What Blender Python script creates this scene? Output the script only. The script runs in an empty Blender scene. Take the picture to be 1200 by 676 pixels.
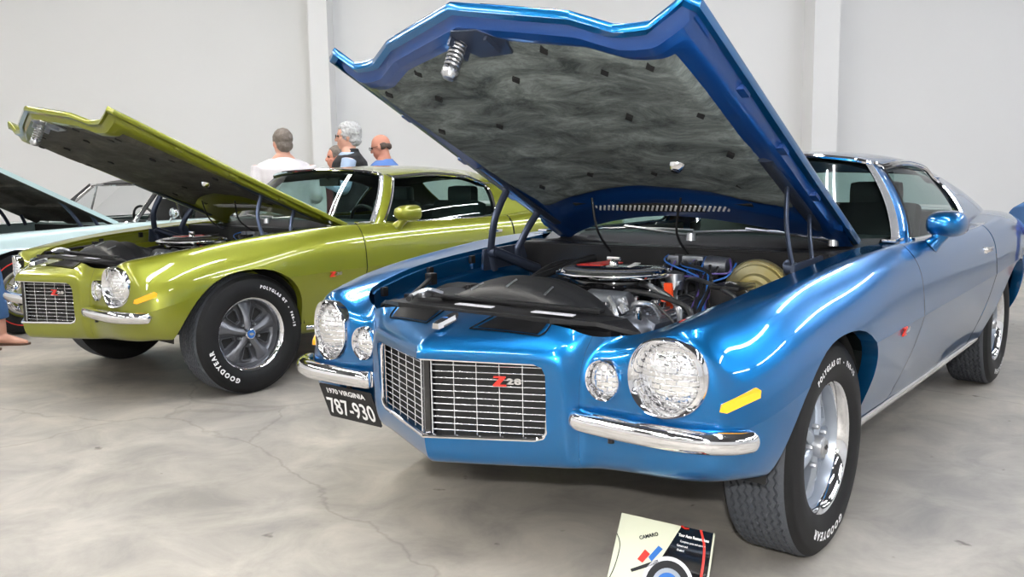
import bpy, bmesh, math, random
import numpy as np
from mathutils import Vector, Matrix
random.seed(7)
PI = math.pi
SC = bpy.context.scene
COL = SC.collection

# ---------------------------------------------------------------- camera, world, exposure
F_PX, CAM_H, PITCH, ROLL = 1015.15, 1.1492, 0.124203, -0.0150285
cp, sp = math.cos(PITCH), math.sin(PITCH)
c_fw = Vector((0, cp, -sp)); c_up = Vector((0, sp, cp)); c_rt = Vector((1, 0, 0))
cr, sr = math.cos(ROLL), math.sin(ROLL)
cx = cr * c_rt + sr * c_up
cy = -sr * c_rt + cr * c_up
cam_d = bpy.data.cameras.new('camera')
cam = bpy.data.objects.new('camera', cam_d)
COL.objects.link(cam)
m = Matrix.Identity(4)
for i in range(3):
    m[i][0] = cx[i]; m[i][1] = cy[i]; m[i][2] = -c_fw[i]
m[2][3] = CAM_H
cam.matrix_world = m
cam_d.sensor_fit = 'HORIZONTAL'; cam_d.sensor_width = 36
cam_d.lens = F_PX / 1200 * 36
cam_d.clip_start = 0.05; cam_d.clip_end = 200
SC.camera = cam
SC.view_settings.view_transform = 'Standard'
SC.view_settings.look = 'None'
SC.view_settings.gamma = 1
SC.view_settings.use_curve_mapping = False
SC.view_settings.exposure = 0.58
SC.cycles.max_bounces = 8
SC.cycles.transparent_max_bounces = 12
SC.cycles.sample_clamp_indirect = 6
SC.cycles.caustics_reflective = False
SC.cycles.caustics_refractive = False
W = bpy.data.worlds.new('world'); SC.world = W; W.use_nodes = True
W.node_tree.nodes['Background'].inputs[0].default_value = (0.9, 0.93, 1, 1)
W.node_tree.nodes['Background'].inputs[1].default_value = 0.15

TUBE_E = 62.0
# the photographer's flash on top of the camera
fl = bpy.data.lights.new('camera_flash', 'AREA'); fl.shape = 'RECTANGLE'; fl.size = 0.09; fl.size_y = 0.055; fl.energy = 40.0; fl.color = (1.0, 0.98, 0.95)
flo = bpy.data.objects.new('camera_flash', fl); COL.objects.link(flo)
flo.location = (0.0, -0.02, 1.345); flo.rotation_euler = (math.radians(84), 0, 0)
CEIL_Z = 5.6

# ---------------------------------------------------------------- materials
def s2l(c):
    return tuple(((v / 255) / 12.92 if v / 255 <= 0.04045 else ((v / 255 + 0.055) / 1.055) ** 2.4) for v in c)
def mat(name, col, rough=0.5, metal=0.0, coat=0.0, spec=0.5, bump=None, emit=None, noise=None, trans=0.0, aniso=0):
    """col is linear rgb; noise=(scale, amount, col2); bump=(scale, strength)"""
    m = bpy.data.materials.new(name); m.use_nodes = True
    nt = m.node_tree; b = nt.nodes['Principled BSDF']
    b.inputs['Base Color'].default_value = (*col, 1)
    b.inputs['Roughness'].default_value = rough
    b.inputs['Metallic'].default_value = metal
    b.inputs['Coat Weight'].default_value = coat
    b.inputs['Coat Roughness'].default_value = 0.02
    b.inputs['Specular IOR Level'].default_value = spec
    b.inputs['Transmission Weight'].default_value = trans
    if emit:
        b.inputs['Emission Color'].default_value = (*emit[0], 1); b.inputs['Emission Strength'].default_value = emit[1]
    tc = None
    if noise or bump:
        tc = nt.nodes.new('ShaderNodeTexCoord')
    if noise:
        n = nt.nodes.new('ShaderNodeTexNoise'); n.inputs['Scale'].default_value = noise[0]; n.inputs['Detail'].default_value = 6
        nt.links.new(tc.outputs['Object'], n.inputs['Vector'])
        r = nt.nodes.new('ShaderNodeValToRGB'); r.color_ramp.elements[0].position = 0.5 - noise[1] / 2; r.color_ramp.elements[1].position = 0.5 + noise[1] / 2
        r.color_ramp.elements[0].color = (*col, 1); r.color_ramp.elements[1].color = (*noise[2], 1)
        nt.links.new(n.outputs['Fac'], r.inputs['Fac']); nt.links.new(r.outputs['Color'], b.inputs['Base Color'])
    if bump:
        n2 = nt.nodes.new('ShaderNodeTexNoise'); n2.inputs['Scale'].default_value = bump[0]; n2.inputs['Detail'].default_value = 4
        nt.links.new(tc.outputs['Object'], n2.inputs['Vector'])
        bp = nt.nodes.new('ShaderNodeBump'); bp.inputs['Strength'].default_value = bump[1]; bp.inputs['Distance'].default_value = 0.01
        nt.links.new(n2.outputs['Fac'], bp.inputs['Height']); nt.links.new(bp.outputs['Normal'], b.inputs['Normal'])
    return m
def glass_mat(name, tint, fres=1.5, gl=0.0, lens=False):
    m = bpy.data.materials.new(name); m.use_nodes = True
    nt = m.node_tree; nt.nodes.clear()
    o = nt.nodes.new('ShaderNodeOutputMaterial'); mx = nt.nodes.new('ShaderNodeMixShader')
    t = nt.nodes.new('ShaderNodeBsdfTransparent'); t.inputs[0].default_value = (*tint, 1)
    g = nt.nodes.new('ShaderNodeBsdfGlossy'); g.inputs['Roughness'].default_value = gl
    fr = nt.nodes.new('ShaderNodeFresnel'); 
    ge = nt.nodes.new('ShaderNodeNewGeometry'); mr = nt.nodes.new('ShaderNodeMapRange')   # a single sheet: same reflectance from both sides
    mr.inputs['To Min'].default_value = fres; mr.inputs['To Max'].default_value = 1 / fres
    nt.links.new(ge.outputs['Backfacing'], mr.inputs['Value']); nt.links.new(mr.outputs[0], fr.inputs['IOR'])
    nt.links.new(fr.outputs[0], mx.inputs[0]); nt.links.new(t.outputs[0], mx.inputs[1]); nt.links.new(g.outputs[0], mx.inputs[2])
    nt.links.new(mx.outputs[0], o.inputs[0])
    return m
M = {}
M['blue'] = mat('blue metallic paint', (0.003, 0.125, 0.345), 0.28, 0.85, 1.0, spec=.3)
M['green'] = mat('citrus green paint', (0.215, 0.232, 0.017), 0.34, 0.45, 1.0, spec=.3)
M['aqua'] = mat('pale aqua paint', (0.50, 0.64, 0.64), 0.3, 0.0, 1.0)
M['chrome'] = mat('chrome', (0.86, 0.86, 0.88), 0.05, 1.0)
M['satin'] = mat('satin metal', (0.55, 0.56, 0.58), 0.3, 1.0)
M['silver'] = mat('bright silver', (0.75, 0.77, 0.80), 0.25, 0.8)
M['argent'] = mat('argent wheel paint', (0.40, 0.44, 0.50), 0.3, 0.6)
M['gunmetal'] = mat('gunmetal wheel paint', (0.16, 0.165, 0.18), 0.35, 0.6)
M['black'] = mat('satin black', (0.008, 0.008, 0.009), 0.42, spec=.3)
M['cowl'] = mat('cowl black', (0.007, 0.007, 0.008), 0.55, spec=.18)
M['bright_trim'] = mat('polished bright trim', (0.62, 0.63, 0.65), 0.15, 0.75)
M['gloss_black'] = mat('gloss black', (0.006, 0.006, 0.007), 0.08, 0, 0.5)
M['flat_black'] = mat('flat black', (0.006, 0.006, 0.006), 0.8)
M['stripe'] = mat('black stripe paint', (0.003, 0.003, 0.0035), 0.4, 0, 0.0, spec=.08)
M['rubber'] = mat('tire rubber', (0.010, 0.010, 0.0105), 0.6, spec=.2, bump=(300, 0.05))
M['tread'] = mat('tire tread rubber', (0.060, 0.066, 0.078), 0.7, bump=(260, 0.3))
M['hose'] = mat('hose rubber', (0.013, 0.0135, 0.015), 0.42, spec=.35)
M['white'] = mat('white paint', (0.85, 0.85, 0.85), 0.5)
M['sticker'] = mat('white sticker', (0.62, 0.62, 0.66), 0.4)
M['red'] = mat('red enamel', (0.62, 0.03, 0.02), 0.3)
M['orange_red'] = mat('orange red plastic', (0.75, 0.07, 0.015), 0.35)
M['amber'] = mat('amber lens', (0.95, 0.42, 0.01), 0.2, coat=0.6)
M['gold'] = mat('gold cadmium', (0.50, 0.42, 0.16), 0.3, 0.8, noise=(9, 0.4, (0.62, 0.60, 0.42)))
M['alu'] = mat('cast aluminium', (0.36, 0.38, 0.42), 0.38, 0.9, noise=(18, 0.5, (0.16, 0.17, 0.2)))
M['dark_alu'] = mat('grey engine casting', (0.10, 0.11, 0.125), 0.4, 0.5, bump=(40, 0.3))
M['hinge'] = mat('grey phosphate steel', (0.055, 0.07, 0.11), 0.35, 0.6)
M['pad'] = None
M['glass'] = glass_mat('tinted window glass', (0.60, 0.74, 0.71), 1.45)
M['clear'] = glass_mat('clear glass', (0.92, 0.94, 0.95))
M['vinyl'] = mat('black vinyl', (0.012, 0.014, 0.014), 0.45, bump=(120, 0.1))
M['green_vinyl'] = mat('dark green vinyl', (0.018, 0.034, 0.030), 0.45, bump=(120, 0.1))
M['blue_inner'] = mat('blue inner panel paint', (0.004, 0.06, 0.30), 0.35, 0.3, 0.5)
M['wire_blue'] = mat('blue wire', (0.03, 0.16, 0.55), 0.4)
M['wire_purple'] = mat('purple wire', (0.12, 0.08, 0.32), 0.4)
M['skin'] = mat('skin', (0.62, 0.33, 0.24), 0.5)
M['skin_red'] = mat('ruddy skin', (0.58, 0.25, 0.17), 0.5)
M['jeans'] = mat('blue denim', (0.035, 0.10, 0.24), 0.85, bump=(220, 0.4), noise=(6, 0.5, (0.06, 0.15, 0.33)))

def lens_mat():
    m = bpy.data.materials.new('fluted lamp lens'); m.use_nodes = True
    nt = m.node_tree; b = nt.nodes['Principled BSDF']
    b.inputs['Base Color'].default_value = (0.93, 0.94, 0.96, 1); b.inputs['Metallic'].default_value = 0.9; b.inputs['Roughness'].default_value = 0.06
    b.inputs['Coat Weight'].default_value = 1.0
    tc = nt.nodes.new('ShaderNodeTexCoord'); mp = nt.nodes.new('ShaderNodeMapping'); mp.inputs['Scale'].default_value = (1, 1, 1)
    br = nt.nodes.new('ShaderNodeTexBrick'); br.inputs['Scale'].default_value = 16; br.inputs['Mortar Size'].default_value = 0.03
    br.inputs['Mortar Smooth'].default_value = 1.0
    br.inputs['Color1'].default_value = (1, 1, 1, 1); br.inputs['Color2'].default_value = (0.4, 0.4, 0.4, 1); br.inputs['Mortar'].default_value = (0, 0, 0, 1)
    sx = nt.nodes.new('ShaderNodeSeparateXYZ'); cb = nt.nodes.new('ShaderNodeCombineXYZ')
    nt.links.new(tc.outputs['Object'], sx.inputs[0]); nt.links.new(sx.outputs[1], cb.inputs[0]); nt.links.new(sx.outputs[2], cb.inputs[1])
    nt.links.new(cb.outputs[0], br.inputs['Vector'])
    bp = nt.nodes.new('ShaderNodeBump'); bp.inputs['Strength'].default_value = 0.5; bp.inputs['Distance'].default_value = 0.012
    ns = nt.nodes.new('ShaderNodeTexNoise'); ns.inputs['Scale'].default_value = 35
    nt.links.new(tc.outputs['Object'], ns.inputs['Vector'])
    ad = nt.nodes.new('ShaderNodeMath'); ad.operation = 'ADD'
    nt.links.new(br.outputs['Color'], ad.inputs[0]); nt.links.new(ns.outputs['Fac'], ad.inputs[1])
    nt.links.new(ad.outputs[0], bp.inputs['Height']); nt.links.new(bp.outputs['Normal'], b.inputs['Normal'])
    return m
M['lens'] = lens_mat()
def pad_mat(name='sound deadening pad', lo=(0.020, 0.028, 0.028), hi=(0.34, 0.39, 0.375)):
    m = bpy.data.materials.new(name); m.use_nodes = True
    nt = m.node_tree; b = nt.nodes['Principled BSDF']; b.inputs['Roughness'].default_value = 0.75
    tc = nt.nodes.new('ShaderNodeTexCoord')
    mp = nt.nodes.new('ShaderNodeMapping'); mp.inputs['Scale'].default_value = (2.2, 1, 1); mp.inputs['Rotation'].default_value = (0, 0, 0.5)
    n = nt.nodes.new('ShaderNodeTexNoise'); n.inputs['Scale'].default_value = 4.5; n.inputs['Detail'].default_value = 14; n.inputs['Roughness'].default_value = 0.78; n.inputs['Distortion'].default_value = 0.6
    r = nt.nodes.new('ShaderNodeValToRGB'); r.color_ramp.elements[0].position = 0.36; r.color_ramp.elements[1].position = 0.72
    r.color_ramp.elements[0].color = (*lo, 1); r.color_ramp.elements[1].color = (*hi, 1)
    e = r.color_ramp.elements.new(0.52); e.color = (*[0.35 * h + 0.4 * l for h, l in zip(hi, lo)], 1)
    nt.links.new(tc.outputs['Object'], mp.inputs['Vector']); nt.links.new(mp.outputs['Vector'], n.inputs['Vector'])
    nt.links.new(n.outputs['Fac'], r.inputs['Fac']); nt.links.new(r.outputs['Color'], b.inputs['Base Color'])
    bp = nt.nodes.new('ShaderNodeBump'); bp.inputs['Strength'].default_value = 0.35; bp.inputs['Distance'].default_value = 0.02
    nt.links.new(n.outputs['Fac'], bp.inputs['Height']); nt.links.new(bp.outputs['Normal'], b.inputs['Normal'])
    return m
M['pad'] = pad_mat()
M['pad_brown'] = pad_mat('aged hood pad', (0.028, 0.026, 0.02), (0.13, 0.125, 0.105))

# ---------------------------------------------------------------- mesh helpers
def new_obj(name, me, material=None, parent=None, smooth=True, sharp=40):
    o = bpy.data.objects.new(name, me)
    COL.objects.link(o)
    if material is not None and not me.materials:
        me.materials.append(material)
    if smooth and me.polygons:
        me.polygons.foreach_set('use_smooth', [True] * len(me.polygons))
        if sharp: me.set_sharp_from_angle(angle=math.radians(sharp))
    if parent is not None: o.parent = parent
    return o
def B2o(name, bm, material=None, parent=None, smooth=True, sharp=40, doubles=0.0):
    if doubles: bmesh.ops.remove_doubles(bm, verts=bm.verts[:], dist=doubles)
    me = bpy.data.meshes.new(name); bm.to_mesh(me); bm.free()
    return new_obj(name, me, material, parent, smooth, sharp)
def empty(name, loc=(0, 0, 0), rz=0, label=None, cat=None, group=None, parent=None):
    o = bpy.data.objects.new(name, None); COL.objects.link(o)
    o.location = loc; o.rotation_euler = (0, 0, rz); o.empty_display_size = 0.2
    tag(o, label, cat, group)
    if parent: o.parent = parent
    return o
def tag(o, label=None, cat=None, group=None, kind=None):
    if label: o['label'] = label
    if cat: o['category'] = cat
    if group: o['group'] = group
    if kind: o['kind'] = kind
    return o
def NB(): return bmesh.new()
def add_grid(bm, P, closed_u=False, closed_v=False, flip=False):
    """P: array (nu, nv, 3)"""
    P = np.asarray(P, float); nu, nv = P.shape[:2]
    V = [[bm.verts.new(P[i, j]) for j in range(nv)] for i in range(nu)]
    for i in range(nu if closed_u else nu - 1):
        for j in range(nv if closed_v else nv - 1):
            q = [V[i][j], V[(i + 1) % nu][j], V[(i + 1) % nu][(j + 1) % nv], V[i][(j + 1) % nv]]
            if flip: q.reverse()
            try: bm.faces.new(q)
            except ValueError: pass
    return V
def add_box(bm, c, s, rot=None, bev=0.0):
    r = bmesh.ops.create_cube(bm, size=1.0)
    vs = r['verts']
    bmesh.ops.scale(bm, vec=s, verts=vs)
    if bev > 0:
        es = list({e for v in vs for e in v.link_edges})
        rb = bmesh.ops.bevel(bm, geom=es, offset=bev, segments=2, affect='EDGES', profile=0.7)
        vs = list({v for f in rb['faces'] for v in f.verts} | {v for v in vs if v.is_valid})
    if rot is not None: bmesh.ops.rotate(bm, cent=(0, 0, 0), matrix=rot, verts=vs)
    bmesh.ops.translate(bm, vec=c, verts=vs)
    return vs
def smooth_path(pts, n=6):
    pts = [Vector(p) for p in pts]
    if len(pts) < 3 or n <= 1: return pts
    out = []
    for i in range(len(pts) - 1):
        p0 = pts[max(i - 1, 0)]; p1 = pts[i]; p2 = pts[i + 1]; p3 = pts[min(i + 2, len(pts) - 1)]
        for k in range(n):
            t = k / n
            out.append(0.5 * ((2 * p1) + (p2 - p0) * t + (2 * p0 - 5 * p1 + 4 * p2 - p3) * t * t + (3 * p1 - p0 - 3 * p2 + p3) * t ** 3))
    out.append(pts[-1]); return out
def add_tube(bm, pts, r, seg=10, n=6, closed=False, flat=None, cap=True):
    """tube along pts; r number or list; flat=(a,b) ellipse factors"""
    P = smooth_path(pts, n) if not closed else [Vector(p) for p in pts]
    L = len(P); rings = []
    up = Vector((0, 0, 1)); prev = None
    for i, p in enumerate(P):
        if closed: t = (P[(i + 1) % L] - P[i - 1])
        else: t = P[min(i + 1, L - 1)] - P[max(i - 1, 0)]
        if t.length < 1e-9: t = Vector((1, 0, 0))
        t.normalize()
        if prev is None:
            a = up.cross(t)
            if a.length < 0.05: a = Vector((0, 1, 0)).cross(t)
        else:
            a = prev - t * prev.dot(t)
        a.normalize(); prev = a.copy(); b = t.cross(a)
        rr = r if not isinstance(r, (list, tuple)) else r[min(len(r) - 1, int(round(i / (L - 1) * (len(r) - 1))))] if len(r) != L else r[i]
        if isinstance(r, (list, tuple)) and len(r) != L:
            f = i / (L - 1) * (len(r) - 1); k = min(int(f), len(r) - 2); rr = r[k] + (r[k + 1] - r[k]) * (f - k)
        fa, fb = flat if flat else (1, 1)
        rings.append([p + a * (rr * fa * math.cos(2 * PI * k / seg)) + b * (rr * fb * math.sin(2 * PI * k / seg)) for k in range(seg)])
    V = add_grid(bm, [[tuple(q) for q in R] for R in rings], closed_u=closed, closed_v=True)
    if cap and not closed:
        for R in (V[0], V[-1]):
            try: bm.faces.new(R)
            except ValueError: pass
    return V
def add_lathe(bm, prof, seg=32, axis='Y', o=(0, 0, 0), a0=0, a1=2 * PI, cap=False):
    """prof: list of (r, h): h along axis"""
    full = abs(a1 - a0 - 2 * PI) < 1e-6
    n = seg if full else seg + 1
    G = []
    for i in range(n):
        a = a0 + (a1 - a0) * i / seg; c, s = math.cos(a), math.sin(a)
        row = []
        for r, h in prof:
            if axis == 'Y': q = (r * c, h, r * s)
            elif axis == 'Z': q = (r * c, r * s, h)
            else: q = (h, r * c, r * s)
            row.append((q[0] + o[0], q[1] + o[1], q[2] + o[2]))
        G.append(row)
    return add_grid(bm, G, closed_u=full)
def add_prism(bm, poly, f0, f1):
    """poly: 2d list; f0,f1 map (a,b)->3d for back and front"""
    A = [bm.verts.new(f0(*p)) for p in poly]; Bv = [bm.verts.new(f1(*p)) for p in poly]
    n = len(poly)
    for i in range(n):
        bm.faces.new([A[i], A[(i + 1) % n], Bv[(i + 1) % n], Bv[i]])
    bm.faces.new(list(reversed(A))); bm.faces.new(Bv)
def mirror_bm(bm):
    b2 = bm.copy()
    for v in b2.verts: v.co.y = -v.co.y
    bmesh.ops.reverse_faces(b2, faces=b2.faces[:])
    return b2
def clip_hole(bm, poly, ia, ib, test):
    """remove the part of bm whose projection (axes ia, ib) is inside the convex poly; test(center) limits the region"""
    poly = [Vector((p[0], p[1])) for p in poly]; n = len(poly)
    area = sum(poly[i].x * poly[(i + 1) % n].y - poly[(i + 1) % n].x * poly[i].y for i in range(n))
    if area < 0: poly.reverse()
    faces = [f for f in bm.faces if test(f.calc_center_median())]
    ctr = sum(poly, Vector((0, 0))) / n
    def inside_all(c, k):
        for i in range(k):
            a, b = poly[i], poly[(i + 1) % n]; d = b - a
            if d.x * (c[ib] - a.y) - d.y * (c[ia] - a.x) < -1e-7: return False
        return True
    cur = faces
    for i in range(n):
        a, b = poly[i], poly[(i + 1) % n]; d = (b - a)
        co = [0, 0, 0]; co[ia] = a.x; co[ib] = a.y
        no = [0, 0, 0]; no[ia] = -d.y; no[ib] = d.x     # pointing inside
        cur = [f for f in cur if f.is_valid]
        geom = list({v for f in cur for v in f.verts} | {e for f in cur for e in f.edges}) + cur
        bmesh.ops.bisect_plane(bm, geom=geom, dist=1e-6, plane_co=co, plane_no=no)
        cur = [f for f in bm.faces if test(f.calc_center_median()) and inside_all(f.calc_center_median(), i + 1)]
    bmesh.ops.delete(bm, geom=cur, context='FACES')
    return poly
# text ------------------------------------------------------------
_txt = {}
def text_pts(s, bold=0.0, extrude=0.0, spacing=1.0):
    key = (s, bold, extrude, spacing)
    if key not in _txt:
        cu = bpy.data.curves.new('txt', 'FONT'); cu.body = s; cu.size = 1.0; cu.offset = bold; cu.extrude = extrude
        cu.resolution_u = 3; cu.space_character = spacing
        o = bpy.data.objects.new('txt', cu); COL.objects.link(o)
        dg = bpy.context.evaluated_depsgraph_get()
        me = bpy.data.meshes.new_from_object(o.evaluated_get(dg))
        V = [tuple(v.co) for v in me.vertices]; Fc = [tuple(p.vertices) for p in me.polygons]
        bpy.data.objects.remove(o); bpy.data.curves.remove(cu); bpy.data.meshes.remove(me)
        xs = [v[0] for v in V]; 
        _txt[key] = (V, Fc, min(xs), max(xs))
    return _txt[key]
def add_text(bm, s, fn, h, bold=0.02, extrude=0.02, spacing=1.0, sx=1.0, centre=True):
    """fn(a, b, c) -> 3d, a along the line, b up, c out; h is letter height (cap height 0.7 of size)"""
    V, Fc, x0, x1 = text_pts(s, bold, extrude, spacing)
    k = h / 0.7; off = (x0 + x1) / 2 if centre else x0
    vs = [bm.verts.new(fn((v[0] - off) * k * sx, v[1] * k, v[2] * k)) for v in V]
    for f in Fc:
        try: bm.faces.new([vs[i] for i in f])
        except ValueError: pass
    return (x1 - x0) * k * sx
# near-interpolating tensor B-spline ----------------------------------
class Surf:
    def __init__(self, P, iters=2):
        P = np.asarray(P, float); self.R, self.C = P.shape[:2]
        def ext(Q):
            Q = np.concatenate([2 * Q[:1] - Q[1:2], Q, 2 * Q[-1:] - Q[-2:-1]], 0)
            return np.concatenate([2 * Q[:, :1] - Q[:, 1:2], Q, 2 * Q[:, -1:] - Q[:, -2:-1]], 1)
        Q = P.copy()
        for _ in range(iters):
            E = ext(Q); S = (E[:-2] + 4 * E[1:-1] + E[2:]) / 6; S = (S[:, :-2] + 4 * S[:, 1:-1] + S[:, 2:]) / 6
            Q = Q + (P - S) * 0.9
        self.E = ext(Q)
    def _b(self, t, n):
        t = np.clip(np.asarray(t, float), 0, n - 1 - 1e-9); k = np.floor(t).astype(int); f = t - k
        w = np.stack([(1 - f) ** 3, 3 * f ** 3 - 6 * f ** 2 + 4, -3 * f ** 3 + 3 * f ** 2 + 3 * f + 1, f ** 3], 1) / 6
        return k, w
    def grid(self, us, vs):
        """us column params, vs row params -> (nu, nv, 3)"""
        ku, wu = self._b(us, self.C); kv, wv = self._b(vs, self.R)
        out = np.zeros((len(us), len(vs), 3))
        for a in range(4):
            for b in range(4):
                out += self.E[np.ix_(kv + b, ku + a)].transpose(1, 0, 2) * (wu[:, a][:, None, None] * wv[:, b][None, :, None])
        return out
def lin(a, b, n): return np.linspace(a, b, n)

# ---------------------------------------------------------------- the hall
def floor_mat():
    m = bpy.data.materials.new('stained concrete'); m.use_nodes = True
    nt = m.node_tree; b = nt.nodes['Principled BSDF']; N = nt.nodes.new; L = nt.links.new
    tc = N('ShaderNodeTexCoord')
    def noise(sc, det, rough=0.6, dist=0.0):
        n = N('ShaderNodeTexNoise'); n.inputs['Scale'].default_value = sc; n.inputs['Detail'].default_value = det
        n.inputs['Roughness'].default_value = rough; n.inputs['Distortion'].default_value = dist
        L(tc.outputs['Object'], n.inputs['Vector']); return n
    n1 = noise(0.55, 6, 0.6, 0.4); n2 = noise(3.0, 10, 0.65, 0.6); n3 = noise(45, 4)
    r1 = N('ShaderNodeValToRGB'); r1.color_ramp.elements[0].position = 0.35; r1.color_ramp.elements[1].position = 0.68
    r1.color_ramp.elements[0].color = (0.37, 0.35, 0.315, 1); r1.color_ramp.elements[1].color = (0.47, 0.435, 0.375, 1)
    L(n1.outputs['Fac'], r1.inputs['Fac'])
    r2 = N('ShaderNodeValToRGB'); r2.color_ramp.elements[0].position = 0.32; r2.color_ramp.elements[1].position = 0.66
    r2.color_ramp.elements[0].color = (0.62, 0.62, 0.64, 1); r2.color_ramp.elements[1].color = (1.06, 1.05, 1.04, 1)
    L(n2.outputs['Fac'], r2.inputs['Fac'])
    mx = N('ShaderNodeMix'); mx.data_type = 'RGBA'; mx.blend_type = 'MULTIPLY'; mx.inputs[0].default_value = 1
    L(r1.outputs[0], mx.inputs[6]); L(r2.outputs[0], mx.inputs[7])
    # dark specks and hairline cracks
    n4 = noise(9, 3, 0.5, 0.2)
    r4 = N('ShaderNodeValToRGB'); r4.color_ramp.elements[0].position = 0.245; r4.color_ramp.elements[1].position = 0.29
    r4.color_ramp.elements[0].color = (0.45, 0.44, 0.42, 1); r4.color_ramp.elements[1].color = (1, 1, 1, 1)
    L(n4.outputs['Fac'], r4.inputs['Fac'])
    mx2 = N('ShaderNodeMix'); mx2.data_type = 'RGBA'; mx2.blend_type = 'MULTIPLY'; mx2.inputs[0].default_value = 1
    L(mx.outputs[2], mx2.inputs[6]); L(r4.outputs[0], mx2.inputs[7])
    vo = N('ShaderNodeTexVoronoi'); vo.feature = 'DISTANCE_TO_EDGE'; vo.inputs['Scale'].default_value = 0.34
    nd = noise(1.3, 5); va = N('ShaderNodeVectorMath'); va.operation = 'MULTIPLY_ADD'
    L(nd.outputs['Color'], va.inputs[0]); va.inputs[1].default_value = (0.5, 0.5, 0); L(tc.outputs['Object'], va.inputs[2])
    L(va.outputs[0], vo.inputs['Vector'])
    rv = N('ShaderNodeValToRGB'); rv.color_ramp.elements[0].position = 0.0; rv.color_ramp.elements[1].position = 0.0035
    rv.color_ramp.elements[0].color = (0.55, 0.54, 0.52, 1); rv.color_ramp.elements[1].color = (1, 1, 1, 1)
    L(vo.outputs['Distance'], rv.inputs['Fac'])
    mx3 = N('ShaderNodeMix'); mx3.data_type = 'RGBA'; mx3.blend_type = 'MULTIPLY'; mx3.inputs[0].default_value = 0.45
    L(mx2.outputs[2], mx3.inputs[6]); L(rv.outputs[0], mx3.inputs[7])
    b.inputs['Specular IOR Level'].default_value = 0.3
    L(mx3.outputs[2], b.inputs['Base Color'])
    rr = N('ShaderNodeMapRange'); rr.inputs['To Min'].default_value = 0.34; rr.inputs['To Max'].default_value = 0.62
    L(n2.outputs['Fac'], rr.inputs['Value']); L(rr.outputs[0], b.inputs['Roughness'])
    bp = N('ShaderNodeBump'); bp.inputs['Strength'].default_value = 0.12; bp.inputs['Distance'].default_value = 0.005
    L(n3.outputs['Fac'], bp.inputs['Height']); L(bp.outputs['Normal'], b.inputs['Normal'])
    return m
M['wall'] = mat('painted wall', (0.76, 0.76, 0.755), 0.7, noise=(0.6, 0.6, (0.79, 0.79, 0.79)), bump=(60, 0.03))
M['ceil'] = mat('grey ceiling', (0.07, 0.072, 0.08), 0.8, noise=(1.2, 0.5, (0.09, 0.09, 0.095)))
X0, X1, Y0, Y1 = -13.0, 16.0, -9.0, 13.0
bm = NB(); add_box(bm, ((X0 + X1) / 2, (Y0 + Y1) / 2, -0.1), (X1 - X0, Y1 - Y0, 0.2))
tag(B2o('floor', bm, floor_mat(), smooth=False), kind='structure')
def wall(name, c, s):
    bm = NB(); add_box(bm, c, s); return tag(B2o(name, bm, M['wall'], smooth=False), kind='structure')
WH = CEIL_Z
wall('wall_back', ((X0 + X1) / 2, Y1 + 0.1, WH / 2), (X1 - X0 + 0.4, 0.2, WH))
wall('wall_front', ((X0 + X1) / 2, Y0 - 0.1, WH / 2), (X1 - X0 + 0.4, 0.2, WH))
wall('wall_left', (X0 - 0.1, (Y0 + Y1) / 2, WH / 2), (0.2, Y1 - Y0, WH))
wall('wall_right', (X1 + 0.1, (Y0 + Y1) / 2, WH / 2), (0.2, Y1 - Y0, WH))
wall('trim_1', (-2.68, Y1 - 0.22, WH / 2), (0.27, 0.44, WH))
wall('trim_2', (4.50, Y1 - 0.22, WH / 2), (0.36, 0.44, WH))
bm = NB(); add_box(bm, ((X0 + X1) / 2, (Y0 + Y1) / 2, CEIL_Z + 0.1), (X1 - X0 + 0.4, Y1 - Y0 + 0.4, 0.2))
tag(B2o('ceiling', bm, M['ceil'], smooth=False), kind='structure')
M['tube_light'] = mat('lit cool fluorescent tube', (1, 1, 1), 0.5, emit=((0.91, 0.94, 1.0), TUBE_E)); M['tube_warm'] = mat('lit warm fluorescent tube', (1, 1, 1), 0.5, emit=((1.0, 0.965, 0.90), TUBE_E))
def fixture(x, y, L, lab):
    t = empty('ceiling_light', (x, y, CEIL_Z - 0.22), 0, lab, 'ceiling light', 'fluorescent lights under the ceiling')
    bm = NB(); add_prism(bm, [(-0.16, 0.05), (0.16, 0.05), (0.07, 0.13), (-0.07, 0.13)], lambda a, b: (a, -L / 2, b), lambda a, b: (a, L / 2, b))
    for yy in (-L / 3, L / 3): add_tube(bm, [(0, yy, 0.13), (0, yy, 0.22)], 0.01, 6, 1)
    B2o('housing', bm, M['white'], t, smooth=False)
    for s in (-1, 1):
        bm = NB(); add_tube(bm, [(s * 0.08, -L / 2, 0.025), (s * 0.08, L / 2, 0.025)], 0.024, 8, 1)
        B2o('tube', bm, M['tube_light'] if x > -2 else M['tube_warm'], t)
for lx in (-7.5, -4.0, -0.6, 6.6, 10.5):
    for ly in (-4.5, 1.2, 7.0):
        fixture(lx, ly, 4.4, 'long twin tube fluorescent light hanging under the grey ceiling')
fixture(1.5, 2.0, 4.4, 'long twin tube fluorescent light hanging under the grey ceiling')

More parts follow.
